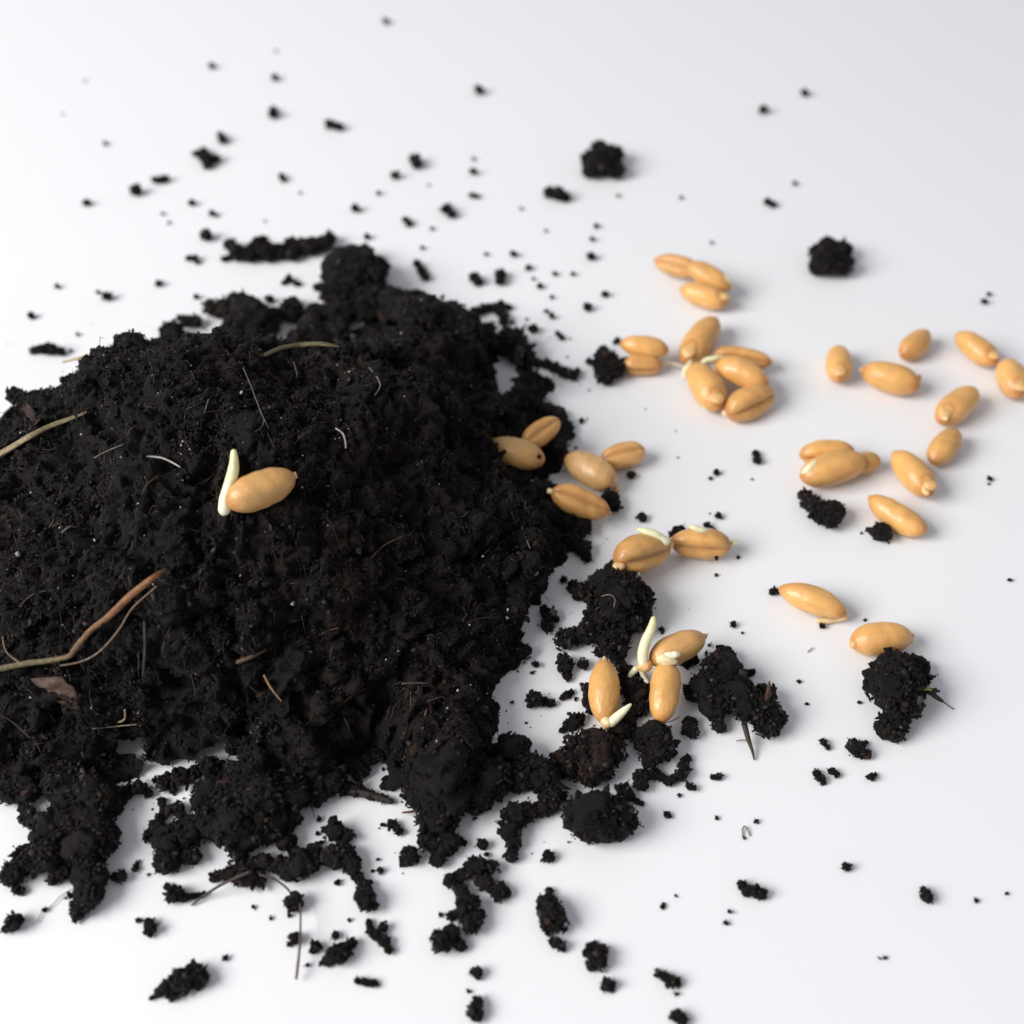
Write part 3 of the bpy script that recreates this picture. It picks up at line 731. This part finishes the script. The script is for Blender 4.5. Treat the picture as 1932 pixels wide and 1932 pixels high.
def bit(g, at, size, name, color, seed=1, scale=(1, 1, 1)):
    """Small torn or swollen piece at a grain's end."""
    root, M = g
    rr = np.random.default_rng(seed)
    v = wobble(wobble(ICO[3][0], .18, 2.5, rr), .08, 7, rr)*size*np.array(scale)+P(*at)
    Mi = np.array(M.inverted()); mb = MB(); mb.add(v @ Mi[:3, :3].T+Mi[:3, 3], ICO[3][1], color)
    return mb.build(name, GERM, root)

IV = (0.80, 0.74, 0.50)
s1 = float(on_soil(490, 945)[2])
g = grain((424,950),(557,897), s1+.14, s1+.20, 'tan wheat grain with an upright pale shoot, alone on top of the soil heap', wid=.53, tone=.80, pale=.12, germ=False, bend=.02)
shoot(g, [(423,964,s1+.08),(426,944,s1+.14),(434,914,s1+.25),(441,882,s1+.38),(441,852,s1+.50)], [.058,.064,.058,.050,.027])
s2 = float(on_soil(965, 885)[2])
g = grain((1028,870),(916,840), s2+.15, s2+.22, 'smooth yellowish wheat grain half sunk in the heap edge, with soil specks on it', wid=.50, tone=.86, pale=.25, germ=False, tuft=False)
s3 = float(on_soil(1010, 850)[2])
grain((987,840),(1055,792), s3+.12, s3+.20, 'wheat grain with an upturned crease, half buried at the heap edge behind another grain', wid=.52, roll=-2.7, tone=.86, germ=False, tuft=False)
for x, y in ((951,852),(966,829),(1017,862)):
    crumb(1, (2*x, 2*y, 8), 'tiny black soil speck stuck on the yellowish wheat grain at the heap edge', 'soil_speck', group='specks on the yellowish grain', lift=s2+.28)
g = grain((1160,915),(1067,862), .18, .19, 'pale plump wheat grain with a cracked end, beside the heap', wid=.56, tone=.98, pale=.55, germ=False, tuft=False)
bit(g, (1155,905,.20), .06, 'germ', (.72,.47,.26), 8, (.8, 1.3, 1))
bit(g, (1163,922,.08), .04, 'rootlet_bud', (.70,.42,.22), 9)
grain((1217,850),(1134,868), .16, .16, 'wheat grain with its crease up, touching the pale plump grain', wid=.58, roll=2.75, pale=.2, germ=False, tuft=False)
g = grain((1040,926),(1150,968), .44, .20, 'wheat grain with its crease up leaning on the heap edge', wid=.48, roll=-2.7, tone=.92, germ=False)
bit(g, (1039,926,.44), .036, 'germ', (.74,.56,.32), 5, (1.3, .9, .8))
g = grain((1160,1060),(1262,1027), .36, .24, 'plump wet wheat grain with folded skin on top of the big dark clod', wid=.60, roll=-2.0, tone=.84, germ=False, tuft=False, bend=.02)
shoot(g, [(1256,1022,.40),(1236,1010,.46),(1218,1003,.48),(1204,999,.48)], [.055,.052,.042,.018])
bit(g, (1167,1068,.37), .05, 'germ', (.72,.48,.24), 12, (1.2, 1, .7)); bit(g, (1197,1083,.33), .035, 'rootlet_bud', IV, 13, (1.6,1,.7))
bit(g, (1262,1027,.28), .05, 'torn_skin', (.72,.52,.34), 14)
g = grain((1380,1030),(1264,1022), .19, .19, 'wet wheat grain with a lengthwise crease facing out, end to end with the folded grain', wid=.52, roll=1.95, tone=.90, germ=False, tuft=False, crease=.26)
shoot(g, [(1340,1005,.28),(1325,1001,.34),(1310,996,.36),(1301,994,.36)], [.040,.040,.034,.016])
bit(g, (1384,1024,.18), .035, 'rootlet_bud', IV, 15, (1.3, .8, .8)); bit(g, (1270,1020,.2), .045, 'torn_skin', (.72,.50,.30), 16)
crumb(4, (772,172,8), 'tiny black soil speck stuck on the creased wet grain', 'soil_speck', lift=.16)
g = grain((1320,512),(1235,491), .24, .20, 'brownish wheat grain at the back of the stack of three', wid=.46, tone=.92, roll=2.3, germ=False)
g = grain((1378,546),(1294,498), .22, .32, 'wheat grain with a thin pale rootlet lying across the stack of three', wid=.42, tone=.95, germ=False, tuft=False)
shoot(g, [(1382,545,.2),(1372,528,.32),(1355,515,.36),(1342,508,.38)], [.02,.032,.032,.012], 'rootlet', (.72,.62,.34), IV)
grain((1374,572),(1284,545), .16, .17, 'golden shiny wheat grain at the front of the stack of three', wid=.50, pale=.1)
g = grain((1292,684),(1350,602), .16, .20, 'upright slender wheat grain at the edge of the grain cluster', wid=.41, tone=.94, germ=True)
grain((1262,662),(1169,648), .27, .29, 'shiny wheat grain lying upon another one beside the rounded clod', wid=.46, germ=False, tuft=False)
g = grain((1172,688),(1250,690), .14, .14, 'dull brownish wheat grain under the shiny one beside the rounded clod', wid=.54, tone=.84, roll=-1.5, germ=False, tuft=False)
shoot(g, [(1248,682,.10),(1266,685,.08),(1284,690,.07),(1296,694,.06)], [.028,.024,.022,.012], 'rootlet', (.72,.64,.52), (.74,.62,.48))
g = grain((1345,668),(1456,684), .18, .18, 'long brown wheat grain behind the others in the grain cluster', wid=.40, tone=.86, roll=-2.3, germ=False)
g = grain((1357,772),(1308,688), .17, .22, 'wheat grain with a pale germ in the grain cluster, under the pale shoots', wid=.50)
bit(g, (1335,768,.12), .045, 'torn_germ', IV, 18, (1.5, .8, .6))
shoot(g, [(1318,692,.28),(1332,680,.34),(1350,676,.36),(1366,672,.36)], [.022,.036,.036,.014], 'shoot', (.74,.70,.40), IV)
shoot(g, [(1293,712,.10),(1292,700,.18),(1300,688,.24),(1304,680,.26)], [.036,.036,.030,.014], 'rootlet', (.76,.70,.50), IV)
grain((1350,684),(1450,728), .28, .26, 'rounded wheat grain on top in the middle of the grain cluster', wid=.50, tone=.96, roll=-.4, germ=False, tuft=False)
g = grain((1372,782),(1458,738), .17, .18, 'creased wheat grain lowest in the grain cluster', wid=.56, roll=-2.0, tone=.94, germ=False, tuft=False)
bit(g, (1368,780,.14), .035, 'germ', (.74,.52,.34), 19)
grain((1583,718),(1581,656), .17, .15, 'small upright wheat grain with a pale germ spot, standing apart from the cluster', wid=.50, pale=.05)
g = grain((1736,730),(1625,697), .19, .19, 'long fat wheat grain beside the small upright grain', wid=.52, tone=.98, roll=-.5, germ=False)
bit(g, (1735,712,.2), .04, 'germ', (.62,.34,.14), 21, (.6, 1, 1))
bit(g, (1726,735,.10), .03, 'rootlet_bud', (.74,.52,.30), 22)
grain((1702,672),(1750,628), .15, .16, 'short stubby wheat grain between the long fat grain and the tilted pair', wid=.52, tone=.94, roll=1.2, germ=False)
grain((1880,686),(1805,630), .17, .18, 'tilted wheat grain whose end touches another at the photograph edge', wid=.48)
grain((1925,748),(1895,682), .17, .16, 'wheat grain cut by the photograph edge, touching the tilted grain', wid=.56, pale=.15)
g = grain((1772,796),(1840,736), .17, .18, 'wheat grain with a bright pale germ above a dull stubby grain', wid=.46, tone=.96)
bit(g, (1784,785,.25), .055, 'pale_germ', (.82,.66,.36), 23, (.75, 1.2, .5))
grain((1758,872),(1806,814), .15, .16, 'dull stubby wheat grain below the one with a bright pale germ', wid=.48, tone=.88, germ=False, tuft=False, roll=.4)
g = grain((1508,858),(1612,850), .19, .20, 'wheat grain at the back of the trio lying side by side', wid=.46, roll=-1.7, germ=False, tuft=False)
g = grain((1510,902),(1634,868), .19, .22, 'broad wheat grain with a split pale germ at the front of the trio', wid=.46, tone=.98, germ=False, tuft=False)
shoot(g, [(1514,896,.20),(1524,886,.29),(1536,875,.33),(1542,868,.33)], [.028,.045,.040,.014], 'split_germ', (.82,.68,.42), IV)
g = grain((1660,866),(1596,884), .15, .13, 'small brown wheat grain end poking out from under the trio', wid=.58, tone=.76, germ=False, tuft=False)
bit(g, (1636,874,.20), .045, 'torn_skin', (.74,.56,.30), 24, (1, .6, .7))
g = grain((1758,934),(1687,854), .17, .18, 'golden wheat grain with a clear germ bump next to the trio', wid=.48)
bit(g, (1746,926,.24), .05, 'germ_bump', (.76,.48,.22), 25, (.8, 1.2, .7))
g = grain((1748,1004),(1640,938), .16, .17, 'curved wheat grain with a round soil crumb pressed against it', wid=.43, bend=-.09, germ=False)
g = grain((1597,1158),(1469,1109), .17, .19, 'glossy pointed wheat grain with a soil crumb at its tip', wid=.42, pale=.08, germ=False, tuft=False, blunt=2.3)
shoot(g, [(1594,1163,.10),(1578,1168,.05),(1558,1171,.04),(1540,1172,.04)], [.040,.036,.036,.018], 'rootlet', (.80,.64,.36), (.78,.52,.28))
g = grain((1604,1212),(1722,1200), .18, .18, 'golden wheat grain behind the big clod with green sprout', wid=.54, pale=.05, germ=False)
bit(g, (1612,1215,.18), .055, 'germ', (.74,.42,.18), 26, (.8, 1, 1)); bit(g, (1717,1208,.16), .05, 'rootlet_bud', (.80,.62,.32), 27)
for k in range(5): shoot(g, [(1610,1218+3*k-8,.13),(1597,1216+4*k-8,.10)], [.004,.002], 'hair', IV, IV)
# three sprouted grains amid crumbs beside the heap
g = grain((1226,1248),(1330,1200), .28, .34, 'sprouted wheat grain with a raised pale green shoot and a pointed tip', wid=.50, tone=.90, pale=.15, germ=False)
shoot(g, [(1214,1252,.30),(1213,1232,.38),(1219,1208,.48),(1229,1186,.56),(1233,1166,.62)], [.054,.054,.052,.046,.024])
bit(g, (1217,1256,.28), .066, 'germ', (.74,.48,.22), 30, (1.1, .9, 1.1))
shoot(g, [(1200,1262,.20),(1190,1274,.12),(1186,1285,.08),(1193,1290,.06)], [.034,.028,.024,.014], 'rootlet', (.78,.72,.58), IV)
shoot(g, [(1210,1264,.20),(1215,1278,.14),(1222,1288,.12)], [.028,.026,.020], 'rootlet', (.80,.76,.66), IV)
shoot(g, [(1328,1201,.34),(1336,1196,.345)], [.030,.006], 'pointed_tip', (.74,.56,.34), (.60,.36,.14))
g = grain((1260,1248),(1247,1364), .34, .17, 'glossy wheat grain with a crumpled whitish germ leaning on the knobbly clod', wid=.47, germ=False, tuft=False, blunt=3.4)
bit(g, (1258,1246,.42), .085, 'germ', (.80,.66,.38), 31, (1.1, .8, .8)); bit(g, (1267,1236,.46), .055, 'shoot_bud', (.84,.80,.58), 32, (1.2, .8, .8))
g = grain((1140,1366),(1140,1243), .15, .27, 'glossy wheat grain with two white rootlets at its lower end, beside the gap', wid=.46, germ=False, tuft=False, blunt=2.4)
bit(g, (1148,1362,.20), .060, 'germ', (.80,.54,.28), 33)
shoot(g, [(1152,1364,.20),(1165,1352,.26),(1178,1340,.31),(1190,1329,.34)], [.050,.046,.034,.012], 'shoot', (.82,.80,.62), IV)
shoot(g, [(1143,1368,.16),(1140,1382,.10),(1138,1396,.06)], [.046,.036,.026], 'rootlet', (.80,.76,.60), (.82,.62,.36))
shoot(g, [(1140,1248,.30),(1140,1240,.31)], [.034,.014], 'pointed_tip', (.78,.62,.40), (.62,.36,.13))

# ------------------------------------------------------------------ straw, twig, leaf, roots, grit
def strand(name, pts, rads, colors, label=None, cat=None, group=None, parent=None, heap=True, lift=.03, seg=8, squash=1.0, mat=None):
    W = []
    for p in pts:
        if len(p) == 3: W.append(P(*p))
        else:
            q = on_soil(*p) if heap else P(p[0], p[1], 0); W.append(q+np.array([0, 0, lift]))
    W = np.array(W)
    if heap and len(W) > 2:
        ray = W-CAM; d = np.linalg.norm(ray, axis=1); ray /= d[:, None]; d0 = d.copy()
        for _ in range(3):
            e = np.concatenate([d[:1], d, d[-1:]]); d = np.minimum(d, .25*e[:-2]+.5*e[1:-1]+.25*e[2:])
        W = CAM+ray*(.3*d0+.7*d)[:, None]
    v, f = tube(W, rads, seg, 6, squash)
    v[:, 2] = np.maximum(v[:, 2], .003)
    t = np.linspace(0, 1, len(v)); c = np.array(colors, float)
    cc = np.stack([np.interp(t, np.linspace(0, 1, len(c)), c[:, k]) for k in range(3)], 1)
    mb = MB(); mb.add(v, f, cc)
    o = mb.build(name, mat or FIBRE, parent, PO if parent is not None else W.mean(0)*np.array([1, 1, 0]))
    return tag(o, label, cat, group)
STRAW = [(.26,.20,.12),(.24,.185,.11),(.17,.14,.07),(.08,.045,.03)]
strand('straw', [(-30,885),(20,857),(60,833),(100,813),(140,798),(165,788)], [.045,.045,.043,.038,.032,.022], STRAW, 'pale flat straw blade lying across the shoulder of the heap', 'straw', lift=.07, squash=.45)
strand('straw', [(118,683,.85),(150,675,1.0),(185,666,1.2),(215,662,1.4)], [.012,.018,.016,.010], [(.45,.34,.18),(.42,.30,.16)], 'thin pale straw sticking out behind the heap crest', 'straw', heap=False, lift=.10)
strand('straw', [(498,678),(530,664),(570,657),(605,655),(640,660)], [.030,.042,.042,.036,.015], [(.08,.07,.025),(.11,.095,.035),(.06,.05,.022)], 'olive green straw blade half buried along the heap crest', 'straw', lift=.045, squash=.5)
TW = [(.14,.055,.02),(.19,.085,.033),(.17,.082,.034),(.12,.078,.04),(.15,.118,.06),(.17,.135,.072)]
strand('root_twig', [(318,1089),(290,1108),(250,1140),(210,1178),(175,1205),(150,1235),(135,1252),(95,1260),(50,1266),(-20,1281)], [.010,.030,.036,.033,.027,.031,.027,.028,.028,.027], TW, 'orange brown root twig running down the front of the heap', 'twig', lift=.11)
strand('root_fibre', [(300,1120),(255,1160),(230,1200),(195,1240),(160,1260),(120,1268)], [.007,.009,.010,.010,.010,.009], [(.12,.08,.05),(.16,.11,.08)], parent=pile, lift=.10)
FB = [(.16,.135,.115),(.19,.16,.135)]; DK = [(.05,.03,.022),(.07,.045,.032)]; BR = [(.09,.045,.022),(.12,.062,.032)]
for pts, rd, c in [([(280,868),(305,870),(325,878),(342,888)], .013, [(.55,.52,.48)]*2), ([(635,815),(648,825),(653,842),(653,852)], .013, [(.42,.40,.38)]*2),
                   ([(697,700),(712,718),(718,735),(708,752)], .010, FB), ([(460,700),(475,735),(492,780),(508,815)], .006, FB), ([(555,690),(560,705),(562,718)], .008, FB),
                   ([(180,870),(210,855),(235,845)], .008, FB), ([(8,1208),(15,1235),(40,1255),(62,1262)], .012, [(.16,.11,.07)]*2), ([(500,1280),(512,1302),(532,1328)], .015, [(.32,.18,.09)]*2),
                   ([(450,1255),(475,1245),(502,1232)], .030, [(.10,.055,.035)]*2), ([(220,1345),(205,1358),(180,1350)], .012, [(.30,.22,.15)]*2), ([(238,1345),(237,1362),(222,1368),(200,1366)], .013, [(.34,.27,.19)]*2),
                   ([(178,1380),(215,1376),(260,1372)], .010, [(.22,.16,.11)]*2), ([(0,1352),(30,1370),(60,1398)], .012, DK), ([(275,1180),(276,1230),(272,1280)], .022, [(.035,.035,.04)]*2),
                   ([(640,1338),(665,1318),(690,1305)], .012, BR), ([(760,1295),(790,1294),(808,1294)], .012, FB), ([(885,1275),(895,1288),(905,1305)], .008, FB), ([(700,1060),(725,1035),(760,1018)], .009, BR),
                   ([(985,1000),(990,1015),(1000,1040)], .010, FB), ([(790,1410),(798,1375),(805,1345)], .020, BR), ([(810,1445),(805,1490),(790,1530),(760,1538)], .022, BR), ([(395,760),(385,790),(372,810)], .007, FB),
                   ([(475,825),(495,812),(500,795)], .008, FB), ([(545,860),(560,840),(575,825)], .007, DK), ([(300,905),(280,920),(270,940)], .008, BR), ([(590,1210),(620,1196),(640,1190)], .009, BR),
                   ([(120,1010),(135,1000),(150,1002)], .012, FB), ([(880,1180),(920,1170),(950,1175)], .008, DK), ([(730,1470),(745,1482),(755,1478)], .010, DK), ([(40,1150),(60,1130),(90,1120)], .009, DK)]:
    strand('root_fibre', pts, [rd*.75]*(len(pts)-1)+[rd*.4], np.array(c)*.8, parent=pile, lift=.045, seg=6)
strand('root', [(620,1480,.05),(650,1490,.05),(690,1498,.05),(738,1512,.04)], [.03,.045,.04,.03], [(.02,.014,.012),(.03,.02,.016)], parent=pile)
# thin loose roots on the sheet
strand('thin_root', [(362,1708,.02),(385,1690,.06),(420,1668,.14),(470,1645,.22)], [.008,.012,.013,.014], [(.05,.035,.03)]*2, 'thin dark forked root reaching out of the heap front', 'root', heap=False)
strand('thin_root', [(490,1650,.20),(520,1660,.18),(545,1680,.12),(553,1700,.08)], [.010,.010,.009,.008], [(.06,.045,.035)]*2, 'curved dark root joining the heap to the round hanging crumb', 'root', heap=False)
strand('thin_root', [(566,1705,.12),(567,1735,.16),(566,1780,.14),(562,1820,.10),(559,1846,.06)], [.008,.009,.010,.013,.012], [(.10,.06,.05),(.14,.08,.07)], 'straight thin brown root standing out below the round crumb', 'root', heap=False)
strand('thin_root', [(140,1675,.02),(115,1690,.02),(98,1708,.02),(80,1720,.02),(70,1740,.02)], [.004]*5, [(.30,.22,.18)]*2, 'hair-thin pale root beside the wedge-shaped crumb', 'root', heap=False)
strand('splinter', [(1446,1330,.20),(1449,1310,.34),(1452,1285,.46)], [.036,.030,.006], [(.030,.017,.012),(.07,.034,.022)], 'brown pointed splinter sticking up from the ragged clod', 'splinter', heap=False)
strand('thin_root', [(1404,1365,.16),(1412,1395,.10),(1419,1415,.05),(1423,1433,.02)], [.030,.024,.016,.008], [(.025,.018,.012),(.06,.04,.02)], 'short dark root tapering from the ragged clod', 'root', heap=False)
strand('thin_root', [(1390,1398,.03),(1405,1396,.05),(1415,1402,.06)], [.005]*3, [(.12,.06,.04)]*2, 'hair root crossing the short dark root', 'root', heap=False)
strand('thin_root', [(1752,1304,.18),(1765,1314,.12),(1778,1323,.07)], [.022,.026,.016], [(.03,.028,.012),(.02,.016,.012)], 'knobbly dark root poking out beside the green sprout', 'root', heap=False)
strand('thin_root', [(1779,1324,.05),(1790,1332,.03),(1799,1338,.02)], [.006]*3, [(.08,.06,.05)]*2, 'fine thread at the end of the knobbly dark root', 'root', heap=False)
strand('green_sprout', [(1744,1300,.28),(1750,1298,.28),(1757,1302,.24)], [.020,.026,.012], [(.13,.22,.03),(.17,.27,.04)], 'tiny bright green sprout on the big tapering clod', 'sprout', heap=False, mat=SHOOT)
strand('thin_root', [(1402,1580,.01),(1401,1566,.02),(1405,1559,.03),(1411,1566,.02),(1415,1577,.01)], [.005,.006,.006,.006,.005], [(.14,.09,.06)]*2, 'tiny hairpin-bent fibre on the bare sheet', 'root', heap=False)
strand('thin_root', [(1524,1230,.01),(1530,1225,.02),(1534,1222,.02)], [.005]*3, [(.10,.06,.05)]*2, 'tiny straight fibre on the sheet below the glossy pointed grain', 'root', heap=False)
strand('thin_root', [(1250,1366,.22),(1262,1362,.28),(1275,1357,.26),(1282,1352,.22)], [.005]*4, [(.03,.02,.015)]*2, 'fine dark hair lying across the glossy grain end', 'root', heap=False)
strand('thin_root', [(1135,1125,.60),(1150,1122,.66),(1160,1130,.64),(1158,1145,.60)], [.004]*4, [(.20,.16,.14)]*2, 'fine curled hair on the big dark clod', 'root', heap=False)

# torn brown leaf scrap with real thickness, lying on the front slope
def scrap(name, outline, label, color, lift=.06, curl=.05, thick=.010):
    ps = np.array([on_soil(*p)+np.array([0, 0, lift]) for p in outline])
    c = ps.mean(0); n = len(ps); rr = np.random.default_rng(5)
    # flatten to the best plane, then curl
    u, s, vt = np.linalg.svd(ps-c); nrm = vt[2]*(1 if vt[2][2] > 0 else -1)
    ps = ps-np.outer((ps-c) @ nrm, nrm)*.8
    c = c+nrm*curl
    top, f, rings = [], [], 5
    for k in range(rings+1):
        w = k/rings
        for p in ps: top.append(c+(p-c)*w+nrm*(rr.normal(0, .008)+.02*math.sin(9*p[0]*w)))
    top = np.array(top); bot = top-nrm*thick; m = len(top); v = np.vstack([top, bot])
    for k in range(rings):
        for j in range(n):
            a, b = k*n+j, k*n+(j+1) % n
            f += [(a, b, b+n), (a, b+n, a+n), (m+a, m+b+n, m+b), (m+a, m+a+n, m+b+n)]
    for j in range(n):
        a, b = rings*n+j, rings*n+(j+1) % n
        f += [(a, b, m+b), (a, m+b, m+a)]
    mb = MB(); mb.add(v, f, color)
    return tag(mb.build(name, FIBRE, None, c*np.array([1, 1, 0])), label, 'leaf scrap')
scrap('leaf_scrap', [(55,1293),(75,1287),(100,1285),(125,1280),(132,1292),(142,1302),(146,1318),(150,1335),(158,1345),(150,1352),(140,1342),(132,1330),(125,1340),(112,1325),(98,1310),(75,1302)],
      'torn brown leaf scrap lying low on the heap front', (.060, .034, .022))
scrap('leaf_scrap', [(168,1288),(180,1290),(192,1312),(200,1360),(188,1362),(178,1340),(170,1320)], 'narrow brown leaf sliver beside the torn leaf scrap', (.032, .022, .017))
scrap('leaf_scrap', [(35,765),(50,768),(62,772),(75,768),(72,790),(82,805),(70,815),(60,795),(45,780)], 'reddish brown leaf scrap on the shoulder of the heap', (.055, .022, .015))

# fine soil dust fallen on the sheet round the heap
r = np.random.default_rng(91)
x = r.uniform(-6.5, 2.6, 60000); y = r.uniform(-5.2, 3.4, 60000)
hb = base_h(x, y); pr = np.where((hb > -.9) & (hb < -.02), .045*np.exp(hb/.20), 0)
ok = r.uniform(0, 1, len(x)) < pr; x, y = x[ok], y[ok]
rad = np.exp(r.normal(-4.75, .5, len(x)))
mb = MB(); granules(mb, np.stack([x, y, rad*.7+.001], 1), rad, r, GV)
o = mb.build('soil_dust', SOIL); tag(o, 'fine dark soil dust sprinkled on the sheet round the heap', 'soil dust', kind='stuff')

# pale grit and fine hairs on the heap
r = np.random.default_rng(77)
mb = MB(); n = 420
x = r.uniform(-7.4, 1.2, 2000); y = r.uniform(-3.6, 2.6, 2000); h = surf(x, y); ok = h > .15
x, y, h = x[ok][:n], y[ok][:n], h[ok][:n]
rad = np.exp(r.normal(-4.75, .38, len(x)))
tint = np.array([.42, .40, .40])[None]*r.uniform(.25, 1.25, (len(x), 1))*np.array([1, .97, .95])[None]
granules(mb, np.stack([x, y, h+rad*1.6+.008], 1), rad, r, GV, tint, .3)
o = mb.build('pale_grit', GRIT, pile, PO); o['kind'] = 'stuff'
mb = MB()
for k in range(2600):
    x, y = r.uniform(-7.2, 1.3), r.uniform(-3.9, 2.2)
    h = float(surf(np.array([x]), np.array([y]))[0])
    if h < .08: continue
    lng = r.uniform() < .07
    L = r.uniform(.15, .36) if lng else r.uniform(.03, .13); a = r.uniform(0, 6.28); d = np.array([math.cos(a), math.sin(a)]); bnd = r.normal(0, .3)
    pts = []
    for w in (0, .5, 1):
        q = np.array([x, y])+d*L*w+np.array([-d[1], d[0]])*bnd*L*w*w
        pts.append((q[0], q[1], float(surf(q[:1], q[1:2])[0])+.012+.05*r.uniform()))
    v, f = tube(pts, [.003, .0036, .0022] if lng else [.0035, .0045, .0025], 3, 1)
    c = np.array([(.055, .034, .026), (.030, .022, .020), (.085, .068, .058), (.060, .022, .015)][r.integers(0, 4)])
    mb.add(v, f, c*r.uniform(.4, 1.1))
o = mb.build('fine_root_hairs', FIBRE, pile, PO); o['kind'] = 'stuff'

# ------------------------------------------------------------------ small bits named by what lies nearest to them
MARK = {'star-shaped': 'star-shaped crumb', 'narrow curved': 'narrow curved crumb', 'long flat soil': 'long flat crumb', 'long crumbly': 'crumbly soil ridge', 'big round soil': 'big round clod',
        'blocky': 'blocky clod', 'flat oval': 'flat oval crumb', 'round jagged': 'round jagged clod', 'rounded soil clod': 'rounded clod touching two grains', 'rough oblong': 'rough oblong clod',
        'smooth flat soil': 'smooth flat flake', 'hooked': 'hooked clod', 'branching': 'branching crumb cluster', 'plump soil': 'plump clod', 'wedge-shaped soil crumb on': 'wedge-shaped crumb with hair-thin root',
        'tapering tail': 'crumb with a tapering tail', 'spindle': 'spindle-shaped clod', 'round soil crumb with a thin': 'round crumb with hanging root', 'slanting two': 'slanting two-ended clod', 'crooked': 'crooked diagonal crumb',
        'bar-shaped': 'bar-shaped crumb', 'big dark soil': 'big dark clod beside the heap', 'ragged pointed soil': 'ragged pointed clod', 'knobbly soil clod': 'knobbly clod', 'curved string': 'half ring of crumbs',
        'large compact': 'large oval clod', 'small upright tip': 'crumb with a small upright tip', 'caterpillar': 'caterpillar-shaped crumb', 'turtle': 'turtle-shaped crumb', 'leaf-shaped pointed': 'leaf-shaped clod',
        'twisted open': 'twisted open crumb', 'boot-shaped soil': 'boot-shaped crumb', 'big tapering': 'big tapering clod', 'glossy pointed': 'glossy pointed wheat grain', 'curved wheat': 'curved wheat grain',
        'upright slender': 'upright slender wheat grain', 'dull stubby': 'dull stubby wheat grain', 'wheat grain cut': 'wheat grain cut by the photograph edge', 'golden shiny': 'golden shiny wheat grain',
        'broad wheat': 'broad wheat grain with split germ', 'pale plump': 'pale plump wheat grain', 'wet wheat grain with a lengthwise': 'creased wet wheat grain', 'sprouted wheat grain with a raised': 'sprouted grain with raised shoot',
        'golden wheat grain behind': 'golden grain behind the big tapering clod', 'two white rootlets': 'glossy grain with two white rootlets', 'thin chain': 'thin chain of soil crumbs'}
ORD = ['nearest', 'second nearest', 'third nearest', 'fourth nearest', 'fifth nearest', 'sixth nearest', 'seventh nearest', 'eighth nearest', 'ninth nearest', 'tenth nearest', 'eleventh nearest', 'twelfth nearest', 'thirteenth nearest', 'fourteenth nearest', 'fifteenth nearest']
marks, smalls = [], {'soil_speck': [], 'soil_crumb': []}
for o in bpy.data.objects:
    if o.parent or 'label' not in o: continue
    if o.get('group', '').startswith('soil bits'): smalls[o.name.split('.')[0]].append(o)
    else:
        for k, ph in MARK.items():
            if o['label'].startswith(k) or (' ' in k and k in o['label']) or o['label'].split()[0] == k: marks.append((ph, np.array(o.matrix_world.translation if o.type == 'EMPTY' else o.location)[:2])); break
for kind, obs in smalls.items():
    loc = {o.name: np.array(o.location)[:2] for o in obs}
    for o in obs:
        best = None
        for ph, m in marks:
            d = np.linalg.norm(loc[o.name]-m); rank = sum(np.linalg.norm(loc[p.name]-m) < d for p in obs)
            if rank < len(ORD) and (best is None or rank*1.2+d < best[0]): best = (rank*1.2+d, rank, ph)
        if best: o['label'] = f"{'tiny dark soil speck' if kind == 'soil_speck' else 'small ragged soil crumb'}, the {ORD[best[1]]} to the {best[2]}"
